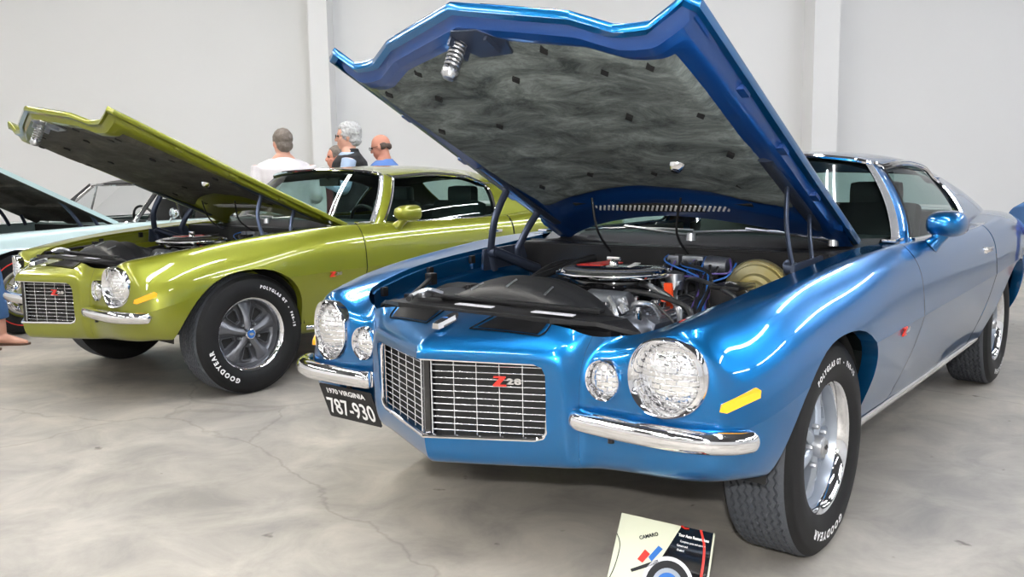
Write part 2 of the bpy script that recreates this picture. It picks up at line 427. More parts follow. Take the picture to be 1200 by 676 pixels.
# ---------------------------------------------------------------- people
def fuse(name, bm, vox, material, parent=None, smooth_it=4, noise=0.0, nscale=30):
    """melt the pieces of bm into one continuous surface"""
    me = bpy.data.meshes.new('tmp'); bmesh.ops.recalc_face_normals(bm, faces=bm.faces[:]); bm.to_mesh(me); bm.free()
    o = bpy.data.objects.new('tmp', me); COL.objects.link(o)
    r = o.modifiers.new('r', 'REMESH'); r.mode = 'VOXEL'; r.voxel_size = vox; r.use_smooth_shade = True
    if smooth_it: s = o.modifiers.new('s', 'SMOOTH'); s.factor = .5; s.iterations = smooth_it
    dg = bpy.context.evaluated_depsgraph_get()
    m2 = bpy.data.meshes.new_from_object(o.evaluated_get(dg))
    bpy.data.objects.remove(o); bpy.data.meshes.remove(me); m2.name = name; m2.materials.clear()
    if noise:
        from mathutils import noise as N
        q = [v.co + v.normal * (N.noise(v.co * nscale) * noise) for v in m2.vertices]
        for v, c in zip(m2.vertices, q): v.co = c
    return new_obj(name, m2, material, parent, True, 0)
def loft(bm, rings, seg=20):
    """rings: (centre, axis a * ra, axis b * rb) as vectors"""
    G = [[tuple(c + a * math.cos(2 * PI * k / seg) + b * math.sin(2 * PI * k / seg)) for k in range(seg)] for c, a, b in rings]
    V = add_grid(bm, G, closed_v=True)
    bm.faces.new(V[0]); bm.faces.new(V[-1])
def ball(bm, c, r, m=None, seg=16):
    q = bmesh.ops.create_uvsphere(bm, u_segments=seg, v_segments=seg * 3 // 4, radius=1.0)['verts']
    bmesh.ops.scale(bm, vec=r if hasattr(r, '__len__') else (r, r, r), verts=q)
    if m is not None: bmesh.ops.rotate(bm, cent=(0, 0, 0), matrix=m, verts=q)
    bmesh.ops.translate(bm, vec=c, verts=q); return q
def person(loc, face, H, label, skin, top, trousers, shoes, hair=None, lean=0.0, head_yaw=0.0, head_pitch=0.0, arms=('down', 'down'), vest=None, glasses=False, capri=False, bald=False, hair_bulk=1.0, girth=1.0, sleeves='long', hair_noise=.004, stride=0.0):
    root = empty('person', (loc[0], loc[1], 0), face, label, 'person')
    ln = lean; F = Vector((math.cos(ln), 0, -math.sin(ln))); Uv = Vector((math.sin(ln), 0, math.cos(ln))); Lf = Vector((0, 1, 0))
    pel = Vector((-.10 * math.sin(ln) * H, 0, .52 * H)); T = lambda f, l, u: pel + F * (f * H) + Lf * (l * H) + Uv * (u * H)
    neck = T(.0, 0, .305); g = girth
    tor = [(-.03, .060, .088), (.02, .070, .098), (.08, .068, .093), (.14, .068, .094), (.20, .071, .102), (.245, .064, .108), (.275, .046, .092), (.297, .036, .050), (.32, .033, .035)]
    def torso(bm, k, lo=0, hi=9):
        loft(bm, [(T(.004, 0, u), F * (a * H * g + k), Lf * (b * H * g + k)) for u, a, b in tor[lo:hi]])
    sh = {s: T(-.004, s * .098 * g, .262) for s in (1, -1)}
    el, wr = {}, {}
    for s, mode in zip((1, -1), arms):
        if mode == 'down': el[s] = sh[s] + Vector((-.02 * H, s * .035 * H, -.175 * H)); wr[s] = el[s] + Vector((.05 * H, 0, -.145 * H))
        elif mode == 'cross': el[s] = sh[s] + Vector((.03 * H, s * .03 * H, -.16 * H)); wr[s] = el[s] + Vector((.10 * H, -s * .12 * H, .03 * H))
        elif mode == 'bent': el[s] = sh[s] + Vector((-.02 * H, s * .03 * H, -.17 * H)); wr[s] = el[s] + Vector((.13 * H, -s * .03 * H, .02 * H))
        else: el[s] = sh[s] + Vector((.02 * H, s * .02 * H, -.18 * H)); wr[s] = el[s] + Vector((.04 * H, 0, -.15 * H))
    hip = {s: pel + Lf * (s * .052 * H) for s in (1, -1)}
    kn = {s: Vector((.02 * H * (s > 0), s * .058 * H, .285 * H)) for s in (1, -1)}; an = {s: Vector((-.015 * H + .03 * H * (s > 0), s * .062 * H, .045 * H)) for s in (1, -1)}
    kn[1] = kn[1] + Vector((stride * .6, 0, 0)); an[1] = an[1] + Vector((stride, 0, 0)); kn[-1] = kn[-1] + Vector((stride * .45, 0, 0)); an[-1] = an[-1] + Vector((stride * .5, 0, 0))
    bm = NB(); torso(bm, -.006)
    for s in (1, -1):
        add_tube(bm, [sh[s], sh[s].lerp(el[s], .5), el[s], el[s].lerp(wr[s], .4), wr[s]], [.030 * H, .027 * H, .022 * H, .022 * H, .015 * H], 12, 4)
        add_tube(bm, [hip[s], hip[s].lerp(kn[s], .5), kn[s], kn[s].lerp(an[s], .35), an[s]], [.052 * H, .045 * H, .033 * H, .034 * H, .021 * H], 14, 4)
        add_tube(bm, [an[s] + Vector((-.028 * H, 0, -.020 * H)), an[s] + Vector((.02 * H, 0, -.018 * H)), an[s] + Vector((.075 * H, 0, -.031 * H)), an[s] + Vector((.108 * H, 0, -.036 * H))], [.022 * H, .026 * H, .020 * H, .012 * H], 12, 4, flat=(1.0, .8))
        d = (wr[s] - el[s]).normalized(); side = d.cross(Vector((0, 0, 1)) if abs(d.z) < .8 else Vector((1, 0, 0))).normalized(); nrm = side.cross(d)
        pc_ = wr[s] + d * .028 * H
        loft(bm, [(wr[s] + d * (q * H), side * (a * H), nrm * (.011 * H)) for q, a in ((0, .014), (.02, .022), (.045, .025), (.055, .023))], 12)
        for i, L_ in enumerate((.038, .044, .042, .032)):
            b0 = wr[s] + d * .052 * H + side * ((i - 1.5) * .0125 * H); add_tube(bm, [b0, b0 + d * (L_ * .5 * H), b0 + d * (L_ * .85 * H) - nrm * (s * .012 * H)], [.0058 * H, .0054 * H, .0045 * H], 8, 3)
        b0 = wr[s] + d * .018 * H + side * (.018 * H); add_tube(bm, [b0, b0 + d * .02 * H + side * .018 * H, b0 + d * .042 * H + side * .022 * H], [.0075 * H, .0065 * H, .005 * H], 8, 3)
    # head
    R = Matrix.Rotation(head_yaw, 3, 'Z') @ Matrix.Rotation(head_pitch + ln * .5, 3, 'Y'); hc = neck + R @ Vector((.012 * H, 0, .075 * H)); k = H / 1.7
    hp = lambda x, y, z: hc + R @ Vector((x * k, y * k, z * k))
    add_tube(bm, [T(-.004, 0, .28), neck, hp(-.015, 0, -.04)], [.040 * H, .034 * H, .036 * H], 14, 3)
    ball(bm, hp(-.012, 0, .028), (.098 * k, .076 * k, .094 * k), R, 20); ball(bm, hp(.022, 0, -.038), (.066 * k, .060 * k, .078 * k), R); ball(bm, hp(.050, 0, -.092), (.030 * k, .030 * k, .024 * k), R)
    add_tube(bm, [hp(.080, 0, .012), hp(.102, 0, -.026), hp(.098, 0, -.036)], [.010 * k, .015 * k, .013 * k], 8, 3)
    ball(bm, hp(.074, 0, .026), (.018 * k, .046 * k, .012 * k), R); ball(bm, hp(.083, 0, -.062), (.010 * k, .024 * k, .007 * k), R); ball(bm, hp(.081, 0, -.073), (.010 * k, .020 * k, .007 * k), R)
    for s in (1, -1): ball(bm, hp(-.012, s * .079, -.012), (.018 * k, .010 * k, .032 * k), R); ball(bm, hp(.05, s * .042, -.025), (.022 * k, .018 * k, .018 * k), R)
    body = fuse('body', bm, .009, skin, root, 3)
    for s in (1, -1):
        eb = NB(); ball(eb, hp(.078, s * .031, .006), .0105 * k); B2o('eye', eb, M['eye'], root)
    if hair is not None:
        bm = NB()
        if bald:
            for s in (1, -1): ball(bm, hp(-.045, s * .058, .0), (.052 * k, .022 * k, .036 * k), R)
            ball(bm, hp(-.092, 0, -.01), (.022 * k, .058 * k, .036 * k), R)
        else:
            q = ball(bm, hp(-.022, 0, .040), (.104 * k * hair_bulk, .086 * k * hair_bulk, .094 * k * hair_bulk), R, 24)
            ball(bm, hp(-.062, 0, -.02), (.062 * k * hair_bulk, .074 * k * hair_bulk, .066 * k * hair_bulk), R)
            inv = R.transposed()
            for v in q:      # sweep the fringe back off the face
                w = inv @ (v.co - hc)
                if w.x > .045 * k and w.z < .075 * k: w.x = .045 * k + (w.x - .045 * k) * .1; w.y *= .9; v.co = hc + R @ w
        fuse('hair', bm, .007, hair, root, 2, hair_noise, 42)
    if glasses:
        bm = NB()
        for s in (1, -1):
            add_tube(bm, [hp(.100 + .0 * a, s * .033 + .022 * math.cos(a), .002 + .017 * math.sin(a)) for a in lin(0, 2 * PI, 17)[:-1]], .0022 * k, 6, 1, closed=True)
            add_tube(bm, [hp(.098, s * .055, .006), hp(.04, s * .079, .006), hp(-.02, s * .083, .004)], .002 * k, 6, 1)
        add_tube(bm, [hp(.104, -.012, .006), hp(.104, .012, .006)], .002 * k, 6, 1); B2o('glasses', bm, M['black'], root)
    # clothes
    bm = NB(); torso(bm, .012, 0, 8)
    for s in (1, -1):
        e = wr[s] if sleeves == 'long' else el[s]
        pts = [sh[s] + (pel - sh[s]) * .02, sh[s].lerp(el[s], .5), el[s]] + ([el[s].lerp(wr[s], .5), wr[s]] if sleeves == 'long' else [])
        add_tube(bm, pts, [.040 * H, .036 * H, .031 * H, .029 * H, .024 * H][:len(pts)], 14, 4)
    loft(bm, [(T(-.004, 0, u), F * (a * H), Lf * (b * H)) for u, a, b in ((.27, .05, .066), (.292, .047, .052), (.306, .041, .043))])
    fuse('shirt', bm, .011, top, root, 3, .004, 14)
    if vest is not None:
        bm = NB(); loft(bm, [(T(.002, 0, u), F * (a * H * g + .026), Lf * (b * H * g + .020)) for u, a, b in tor[0:7]] + [(T(-.006, 0, .30), F * (.044 * H), Lf * (.050 * H)), (T(-.006, 0, .318), F * (.041 * H), Lf * (.044 * H))])
        fuse('vest', bm, .011, vest, root, 3, .003, 12)
    bm = NB(); loft(bm, [(T(.0, 0, u), F * (a * H * g), Lf * (b * H * g)) for u, a, b in ((-.06, .060, .098), (-.02, .070, .102), (.03, .072, .100))])
    for s in (1, -1):
        end = an[s].lerp(kn[s], .30) if capri else an[s] + Vector((0, 0, .0))
        add_tube(bm, [hip[s], hip[s].lerp(kn[s], .5), kn[s], kn[s].lerp(end, .5), end], [.060 * H, .054 * H, .046 * H, .045 * H, .042 * H if capri else .036 * H], 14, 4)
    fuse('trousers', bm, .011, trousers, root, 3, .005, 10)
    for s in (1, -1):
        bm = NB(); a = an[s]
        if capri:
            add_prism(bm, [(-.05, -.028), (-.03, -.036), (.06, -.034), (.15, -.042), (.19, -.03), (.20, 0), (.19, .03), (.15, .042), (.06, .034), (-.03, .036), (-.05, .028)], lambda x, y: (a.x + x, a.y + y, .0), lambda x, y: (a.x + x, a.y + y, .014)); B2o('sandal', bm, shoes, root, smooth=False)
        else:
            add_tube(bm, [a + Vector((-.035 * H, 0, -.018 * H)), a + Vector((.0, 0, -.012 * H)), a + Vector((.045 * H, 0, -.020 * H)), a + Vector((.10 * H, 0, -.028 * H)), a + Vector((.125 * H, 0, -.034 * H))], [.026 * H, .033 * H, .029 * H, .024 * H, .012 * H], 14, 4)
            bmesh.ops.bisect_plane(bm, geom=bm.verts[:] + bm.edges[:] + bm.faces[:], plane_co=(0, 0, .004), plane_no=(0, 0, -1), clear_outer=True)
            bmesh.ops.holes_fill(bm, edges=[e for e in bm.edges if e.is_boundary]); B2o('shoe', bm, shoes, root)
    return root
def cloth(n, c, c2=None, sc=5): return mat(n, c, 0.85, bump=(90, .15), noise=(sc, .6, c2 or tuple(v * .85 for v in c)))
M['eye'] = mat('eye', (.06, .04, .03), .1)
M['shirt_white'] = cloth('white shirt cloth', (.74, .70, .72)); M['shirt_lblue'] = cloth('pale blue shirt cloth', (.42, .54, .74)); M['shirt_blue'] = cloth('blue shirt cloth', (.12, .24, .58))
M['maroon'] = cloth('maroon cloth', (.11, .018, .025)); M['vest'] = cloth('black fleece', (.012, .012, .014)); M['navy'] = cloth('bright navy jacket cloth', (.008, .022, .17), (.012, .03, .22))
M['khaki'] = cloth('khaki trouser cloth', (.24, .19, .13)); M['dark_trouser'] = cloth('dark trouser cloth', (.02, .022, .03))
M['hair_grey'] = mat('grey hair', (.30, .30, .30), .7, noise=(60, .6, (.62, .62, .62)), bump=(80, .5)); M['hair_brown'] = mat('greying brown hair', (.085, .065, .05), .7, noise=(40, .7, (.20, .17, .145)), bump=(120, .5)); M['hair_dark'] = mat('dark hair', (.05, .035, .03), .7, noise=(60, .6, (.12, .08, .06)))
M['leather'] = mat('brown leather', (.10, .05, .03), .5); M['shoe_dark'] = mat('dark shoe leather', (.015, .014, .014), .4); M['shoe_grey'] = mat('grey shoe canvas', (.30, .31, .34), .7)
D = math.radians
person((-1.99, 7.70), D(112), 1.67, 'man in a white shirt with brown hair seen from behind', M['skin'], M['shirt_white'], M['khaki'], M['shoe_dark'], M['hair_brown'], head_yaw=.25, girth=1.34, arms=('bent', 'bent'))
person((-1.515, 8.3), D(186), 1.755, 'grey haired man with glasses and a black vest over a pale blue shirt', M['skin'], M['shirt_lblue'], M['dark_trouser'], M['shoe_dark'], M['hair_grey'], arms=('cross', 'cross'), vest=M['vest'], glasses=True, hair_bulk=1.10, girth=1.22, hair_noise=.012)
person((-1.225, 8.6), D(160), 1.665, 'bald man in a blue shirt at the right end of the group', M['skin_red'], M['shirt_blue'], M['khaki'], M['shoe_dark'], M['hair_dark'], head_pitch=.22, head_yaw=.15, glasses=True, bald=True, girth=1.2)
person((-1.765, 8.95), D(200), 1.565, 'person in a maroon top mostly hidden behind the grey haired man', M['skin_red'], M['maroon'], M['dark_trouser'], M['shoe_dark'], M['hair_brown'], girth=1.0)
person((-3.89, 6.18), D(4), 1.68, 'person in cropped blue jeans and flat sandals at the left edge', M['skin'], M['shirt_lblue'], M['jeans'], M['leather'], M['hair_brown'], stride=.11, capri=True, girth=1.0)
person((3.93, 6.26), D(10), 1.60, 'person in blue jeans and navy jacket bending over behind the blue car', M['skin'], M['navy'], M['jeans'], M['shoe_grey'], M['hair_brown'], lean=1.35, arms=('hang', 'hang'), girth=1.12)


# ---------------------------------------------------------------- the coupe body, car space: x forward from the front axle, y left, z up
# columns run from the nose centre round the corner and back to the tail, rows from the sill up to the top edge
CAGE = [
 # r0 tuck          r1 bottom edge     r2 low             r3                 r4                 r5                 r6 ridge           r7                 r8 top edge
 [(.70,0,.34),     (.800,0,.334),     (.842,0,.358),     (.856,0,.405),     (.864,0,.50),      (.868,0,.60),      (.880,0,.668),     (.822,0,.714),     (.655,0,.755)],      # 0
 [(.64,.15,.34),   (.735,.16,.337),   (.770,.16,.362),   (.784,.16,.408),   (.792,.16,.50),    (.796,.16,.60),    (.808,.16,.668),   (.764,.16,.712),   (.655,.16,.754)],    # 1
 [(.59,.30,.345),  (.672,.312,.342),  (.700,.318,.368),  (.714,.32,.412),   (.720,.322,.50),   (.724,.322,.60),   (.730,.325,.664),  (.706,.325,.702),  (.655,.325,.748)],   # 2
 [(.58,.35,.345),  (.655,.366,.345),  (.684,.374,.372),  (.697,.378,.418),  (.701,.380,.50),   (.701,.380,.60),   (.696,.377,.655),  (.682,.376,.69),   (.655,.39,.738)],    # 3
 [(.57,.40,.345),  (.635,.403,.347),  (.660,.405,.375),  (.668,.407,.42),   (.668,.408,.50),   (.664,.409,.60),   (.655,.412,.650),  (.648,.42,.685),   (.640,.435,.726)],   # 4
 [(.56,.45,.348),  (.615,.45,.350),   (.645,.45,.378),   (.655,.45,.43),    (.655,.45,.50),    (.650,.45,.615),   (.632,.458,.672),  (.612,.465,.698),  (.585,.475,.722)],   # 5
 [(.55,.55,.352),  (.602,.55,.354),   (.640,.55,.382),   (.652,.55,.43),    (.653,.55,.50),    (.648,.55,.630),   (.628,.555,.690),  (.600,.555,.715),  (.550,.550,.735)],   # 6
 [(.54,.655,.356), (.595,.66,.358),   (.632,.66,.386),   (.645,.66,.432),   (.648,.66,.50),    (.645,.66,.655),   (.634,.66,.735),   (.585,.655,.765),  (.480,.622,.768)],   # 7
 [(.51,.74,.360),  (.565,.752,.362),  (.600,.763,.39),   (.612,.772,.44),   (.616,.777,.50),   (.612,.765,.650),  (.600,.737,.738),  (.540,.705,.778),  (.390,.650,.788)],   # 8
 [(.46,.785,.365), (.520,.805,.366),  (.548,.825,.40),   (.560,.838,.45),   (.563,.843,.52),   (.552,.828,.640),  (.530,.777,.742),  (.460,.738,.792),  (.300,.672,.802)],   # 9
 [(.42,.81,.362),  (.440,.845,.362),  (.447,.868,.40),   (.450,.884,.47),   (.448,.890,.55),   (.434,.872,.670),  (.405,.803,.776),  (.340,.764,.808),  (.200,.688,.818)],   # 10
 [(.25,.80,.33),   (.25,.86,.335),    (.25,.89,.40),     (.25,.912,.50),    (.25,.918,.60),    (.25,.896,.710),   (.245,.817,.808),  (.20,.778,.825),   (.08,.700,.832)],    # 11
 [(0,.76,.30),     (0,.85,.305),      (0,.89,.39),       (0,.922,.50),      (0,.932,.622),     (0,.908,.745),     (0,.823,.843),     (-.02,.785,.850),  (-.08,.710,.847)],   # 12
 [(-.30,.74,.275), (-.30,.835,.28),   (-.30,.885,.37),   (-.30,.925,.50),   (-.30,.941,.632),  (-.30,.918,.762),  (-.30,.842,.870),  (-.31,.805,.876),  (-.33,.716,.866)],   # 13
 [(-.55,.73,.265), (-.55,.825,.27),   (-.55,.882,.36),   (-.55,.926,.50),   (-.55,.945,.640),  (-.55,.922,.772),  (-.55,.858,.884),  (-.55,.822,.890),  (-.55,.728,.882)],   # 14
 [(-.757,.73,.26), (-.757,.82,.265),  (-.757,.88,.355),  (-.757,.927,.50),  (-.757,.947,.643), (-.757,.924,.776), (-.757,.868,.888), (-.757,.836,.895), (-.757,.755,.892)],  # 15
 [(-1.0,.73,.255), (-1.0,.82,.26),    (-1.0,.88,.35),    (-1.0,.927,.50),   (-1.0,.948,.648),  (-1.0,.926,.779),  (-1.0,.878,.888),  (-1.0,.856,.895),  (-1.0,.80,.895)],    # 16
 [(-1.5,.73,.25),  (-1.5,.82,.255),   (-1.5,.88,.345),   (-1.5,.927,.50),   (-1.5,.949,.656),  (-1.5,.928,.782),  (-1.5,.885,.887),  (-1.5,.862,.894),  (-1.5,.81,.894)],    # 17
 [(-2.12,.73,.25), (-2.12,.82,.255),  (-2.12,.88,.345),  (-2.12,.928,.50),  (-2.12,.951,.668), (-2.12,.932,.788), (-2.12,.888,.89),  (-2.12,.862,.899), (-2.12,.80,.90)],    # 18
 [(-2.45,.74,.26), (-2.45,.83,.265),  (-2.45,.89,.36),   (-2.45,.930,.50),  (-2.45,.952,.680), (-2.45,.936,.795), (-2.45,.888,.90),  (-2.45,.85,.918),  (-2.45,.77,.925)],   # 19
 [(-2.80,.74,.28), (-2.80,.83,.285),  (-2.80,.89,.38),   (-2.80,.930,.50),  (-2.80,.950,.690), (-2.80,.934,.800), (-2.80,.878,.905), (-2.80,.82,.935),  (-2.80,.73,.945)],   # 20
 [(-3.20,.70,.30), (-3.20,.80,.305),  (-3.20,.86,.39),   (-3.20,.905,.50),  (-3.20,.925,.700), (-3.20,.908,.80),  (-3.20,.850,.895), (-3.20,.79,.925),  (-3.20,.68,.935)],   # 21
 [(-3.50,.66,.33), (-3.52,.74,.335),  (-3.53,.80,.40),   (-3.54,.845,.50),  (-3.55,.868,.70),  (-3.55,.852,.79),  (-3.55,.80,.875),  (-3.55,.74,.905),  (-3.52,.64,.915)],   # 22
 [(-3.62,.60,.34), (-3.68,.67,.345),  (-3.71,.71,.41),   (-3.73,.745,.50),  (-3.75,.765,.70),  (-3.75,.755,.79),  (-3.74,.715,.870), (-3.73,.66,.905),  (-3.68,.57,.918)],   # 23
 [(-3.66,.35,.34), (-3.73,.38,.345),  (-3.77,.40,.41),   (-3.80,.41,.50),   (-3.83,.42,.70),   (-3.83,.41,.79),   (-3.82,.40,.868),  (-3.79,.38,.905),  (-3.72,.33,.925)],   # 24
 [(-3.67,0,.34),   (-3.74,0,.345),    (-3.78,0,.41),     (-3.82,0,.50),     (-3.85,0,.70),     (-3.85,0,.79),     (-3.84,0,.868),    (-3.81,0,.905),    (-3.74,0,.925)],     # 25
]
def crease_rows(cols, k=.11):
    # tighten the swage line along the flank: two more rows hugging the widest row
    out = []
    for i, c in enumerate(cols):
        c = [np.array(p) for p in c]
        if i >= 13 and i <= 22: c[5] = c[5] + np.array([0, .004, .030])
        if 12 <= i <= 19:
            q = 1.0 if 13 <= i <= 18 else .55
            for r_, d_ in ((3, .020), (2, .035), (1, .022), (0, .012)): c[r_] = c[r_] - np.array([0, d_ * q, 0])
        f = k if i >= 9 else (.30 if i == 8 else .4)
        out.append(c[:4] + [c[4] + f * (c[3] - c[4]), c[4], c[4] + f * (c[5] - c[4])] + c[5:])
    return np.array(out)
BODY = Surf(crease_rows(CAGE).transpose(1, 0, 2))
def panel(u0, u1, nu, v0=0.0, v1=10.0, nv=91):
    bm = NB(); add_grid(bm, BODY.grid(lin(u0, u1, nu), lin(v0, v1, nv)), flip=True); return bm
def bpt(u, v, off=0.0):
    g = BODY.grid([u - .01, u, u + .01], [v - .01, v, v + .01])
    d1 = g[2, 1] - g[0, 1]; d2 = g[1, 2] - g[1, 0]; n = np.cross(d2, d1); n = n / (np.linalg.norm(n) + 1e-12)
    if n[1] < 0 and u > 6: n = -n
    if u <= 6 and n[0] < 0 and v < 8.6: n = -n
    if v > 8.6 and n[2] < 0: n = -n
    return Vector(g[1, 1] + n * off), Vector(n)
def flange(bm, test, off):
    es = [e for e in bm.edges if e.is_boundary and all(test(v.co) for v in e.verts)]
    r = bmesh.ops.extrude_edge_only(bm, edges=es)
    vs = [g for g in r['geom'] if isinstance(g, bmesh.types.BMVert)]
    bmesh.ops.translate(bm, vec=off, verts=vs)
ARCH_F = [(.475,.10), (.447,.364), (.385,.487), (.305,.589), (.192,.664), (.05,.692), (-.108,.678), (-.235,.605), (-.306,.498), (-.338,.347), (-.345,.10)]
ARCH_R = [(x * .97 - 2.79, z if z < .2 else z - .005) for x, z in ARCH_F]
def densify(poly, n=3):
    pts = smooth_path([(p[0], p[1], 0) for p in poly[1:-1]], n)
    return [poly[0]] + [(p.x, p.y) for p in pts] + [poly[-1]]
def circ(c, rx, ry, n=20): return [(c[0] + rx * math.cos(2 * PI * i / n), c[1] + ry * math.sin(2 * PI * i / n)) for i in range(n)]
HEAD = (.66, .640); PARK = (.475, .612)

def build_body_meshes():
    D = {}
    # nose
    bm = panel(0, 3.97, 49)
    clip_hole(bm, [(-.05,.424), (.300,.430), (.320,.437), (.330,.452), (.333,.62), (.326,.640), (.305,.650), (-.05,.656)], 1, 2, lambda c: c.x > .60 and c.z < .68 and c.y < .36)
    flange(bm, lambda c: c.x > .6 and .40 < c.z < .665 and c.y < .345, (-.03, 0, 0))
    r = mirror_bm(bm); me = bpy.data.meshes.new('t'); r.to_mesh(me); bm.from_mesh(me); bmesh.ops.remove_doubles(bm, verts=bm.verts[:], dist=.0006)
    D['nose'] = bm
    bm = panel(3.985, 14.985, 133)
    clip_hole(bm, densify(ARCH_F), 0, 2, lambda c: c.x < .62 and c.z < .72 and c.y > .5)
    flange(bm, lambda c: c.x < .50 and c.x > -.36 and c.z < .705 and c.y > .78 and c.z > .345, (0, -.05, -.0))
    clip_hole(bm, circ(HEAD, .096, .096), 1, 2, lambda c: c.x > .50)
    clip_hole(bm, circ(PARK, .050, .054), 1, 2, lambda c: c.x > .50 and c.y < .54)
    flange(bm, lambda c: c.x > .5 and (abs(math.hypot(c.y - PARK[0], c.z - PARK[1]) - .051) < .006 or abs(math.hypot(c.y - HEAD[0], c.z - HEAD[1]) - .096) < .004), (-.05, 0, 0))
    D['front_fender'] = bm
    D['door'] = panel(15.015, 17.985, 40)
    bm = panel(18.015, 25, 80)
    clip_hole(bm, densify(ARCH_R), 0, 2, lambda c: -3.4 < c.x < -2.2 and c.z < .72 and c.y > .5)
    flange(bm, lambda c: -3.2 < c.x < -2.3 and c.z < .705 and c.y > .78 and c.z > .35, (0, -.05, 0))
    D['rear_quarter'] = bm
    # boot lid from the quarter edge to the centre line
    us = lin(19.5, 25, 40); e = BODY.grid(us, [10.0])[:, 0]
    G = []
    for p in e:
        G.append([(p[0], p[1] * k, p[2] + .012 * (1 - k * k)) for k in lin(1, -1, 17)])
    bm = NB(); add_grid(bm, G); D['trunk_lid'] = bm
    return D
# greenhouse: two loops, base and roof edge
GB = [(-.72,0,.925), (-.76,.40,.922), (-.855,.68,.912), (-.925,.785,.902), (-.950,.805,.900), (-1.0,.822,.897), (-1.5,.832,.894), (-1.90,.822,.898), (-2.05,.808,.903), (-2.30,.79,.92), (-2.70,.765,.94), (-3.0,.70,.952), (-3.05,.50,.957), (-3.12,0,.965)]
GT = [(-1.10,0,1.243), (-1.11,.38,1.234), (-1.145,.575,1.210), (-1.170,.605,1.200), (-1.190,.622,1.193), (-1.245,.638,1.180), (-1.58,.645,1.200), (-1.90,.645,1.180), (-2.13,.648,1.125), (-2.33,.63,1.125), (-2.50,.575,1.145), (-2.56,.52,1.16), (-2.56,.38,1.175), (-2.56,0,1.19)]
def pchip(P, us):
    P = np.asarray(P, float); n = len(P); d = P[1:] - P[:-1]; mth = np.zeros_like(P)
    for i in range(1, n - 1):
        a, b = d[i - 1], d[i]
        mth[i] = np.where(a * b > 0, 2 * a * b / np.where(np.abs(a + b) < 1e-12, 1, a + b), 0)
    mth[0] = d[0]; mth[-1] = d[-1]
    out = []
    for u in us:
        k = min(int(u), n - 2); t = u - k
        out.append(P[k] * (2 * t ** 3 - 3 * t * t + 1) + mth[k] * (t ** 3 - 2 * t * t + t) + P[k + 1] * (3 * t * t - 2 * t ** 3) + mth[k + 1] * (t ** 3 - t * t))
    return np.array(out)
def gh(us, ts, inset=0.0):
    b = pchip(GB, us); t = pchip(GT, us); G = np.zeros((len(us), len(ts), 3))
    for j, q in enumerate(ts):
        G[:, j] = b * (1 - q) + t * q
        bul = .10 * q * (1 - q)
        G[:, j, 1] += bul * np.clip((b[:, 1] - .3) / .5, 0, 1)
        G[:, j, 0] += np.where(np.arange(len(us)) >= 0, bul * np.clip((.6 - b[:, 1]) / .4, 0, 1) * np.where(b[:, 0] > -2, .5, -.3), 0)
    if inset:
        c = np.array([-1.75, 0, .98]); 
        d = c - G; d /= np.linalg.norm(d, axis=2, keepdims=True); G = G + d * inset
    return G
def gp(u, t, inset=0.0): return tuple(gh([u], [t], inset)[0, 0])
def both(bm):
    r = mirror_bm(bm); me = bpy.data.meshes.new('t'); r.to_mesh(me); r.free(); bm.from_mesh(me); bpy.data.meshes.remove(me)
    bmesh.ops.remove_doubles(bm, verts=bm.verts[:], dist=.0008); return bm
WIN_T1 = .985
def roof_bm():
    bm = NB()
    add_grid(bm, gh(lin(3.1, 5, 8), lin(-.02, 1, 14)))                # A pillar
    add_grid(bm, gh(lin(8, 11, 24), lin(-.05, 1, 16)))                # C pillar and sail
    # roof skin: from the roof edge loop up to the centre line
    roof_skin(bm, 1.0, 0.0, 80)
    return both(bm)
def roof_skin(bm, ks, dz, n):
    us = lin(0, 13, n); e = pchip(GT, us); G = []
    for p in e:
        x, y, z = p; row = []
        zc = np.interp(-x, [1.10, 1.4, 1.75, 2.2, 2.56], [1.245, 1.266, 1.274, 1.256, 1.19])
        for k in (1, .995, .985, .97, .945, .91, .87, .82, .75, .66, .55, .42, .28, .14, 0):
            zz = z + (zc - z) * (1 - k ** 2.2) ** .62 if y > .01 else z
            row.append((x, y * k * ks, zz + dz))
        G.append(row)
    add_grid(bm, G)
# hood in its own frame: origin at the rear corner line, a forward, y left, n up
H_N = 13
def hood_front(y):
    y = abs(y)
    return float(np.interp(y, [0, .35, .46, .50, .565, .63, .665, .70], [1.735, 1.632, 1.575, 1.568, 1.566, 1.580, 1.592, 1.57]))
def hood_drop(y, a):
    f = max(0, min(1, (a - .55) / 1.0)); y = abs(y)
    prof = float(np.interp(y, [0, .35, .46, .50, .565, .62, .665, .70], [-.010, -.024, -.042, -.044, -.042, -.012, .012, .0]))
    base = float(np.interp(y, [0, .45, .70], [.012, 0, -.012]))
    return base * (1 - f) + prof * f
def hood_rear(y): return .27 * (1 - (min(abs(y), .69) / .69) ** 2)
def hood_edge_y(s):  # half width along the length 0..1
    return .690 + .012 * s
def hood_pt(s, k, n):
    """s 0 rear..1 front, k -1..1 across, n offset along the normal"""
    y = k * hood_edge_y(s); a0 = hood_rear(y); a1 = hood_front(y); a = a0 + (a1 - a0) * s
    return (a, y, hood_drop(y, a) + n)
HS = sorted(set(list(lin(0, 1, 25)))); HK = sorted(set([round(v, 4) for v in list(lin(-1, 1, 41)) + [.499, -.499, .655, -.655, .805, -.805, .88, -.88, .948, -.948, .975, -.975]]))
def hood_edge_dist(s, k):
    y = hood_edge_y(s); ln = 1.4
    return min((1 - abs(k)) * y, (1 - s) * ln)
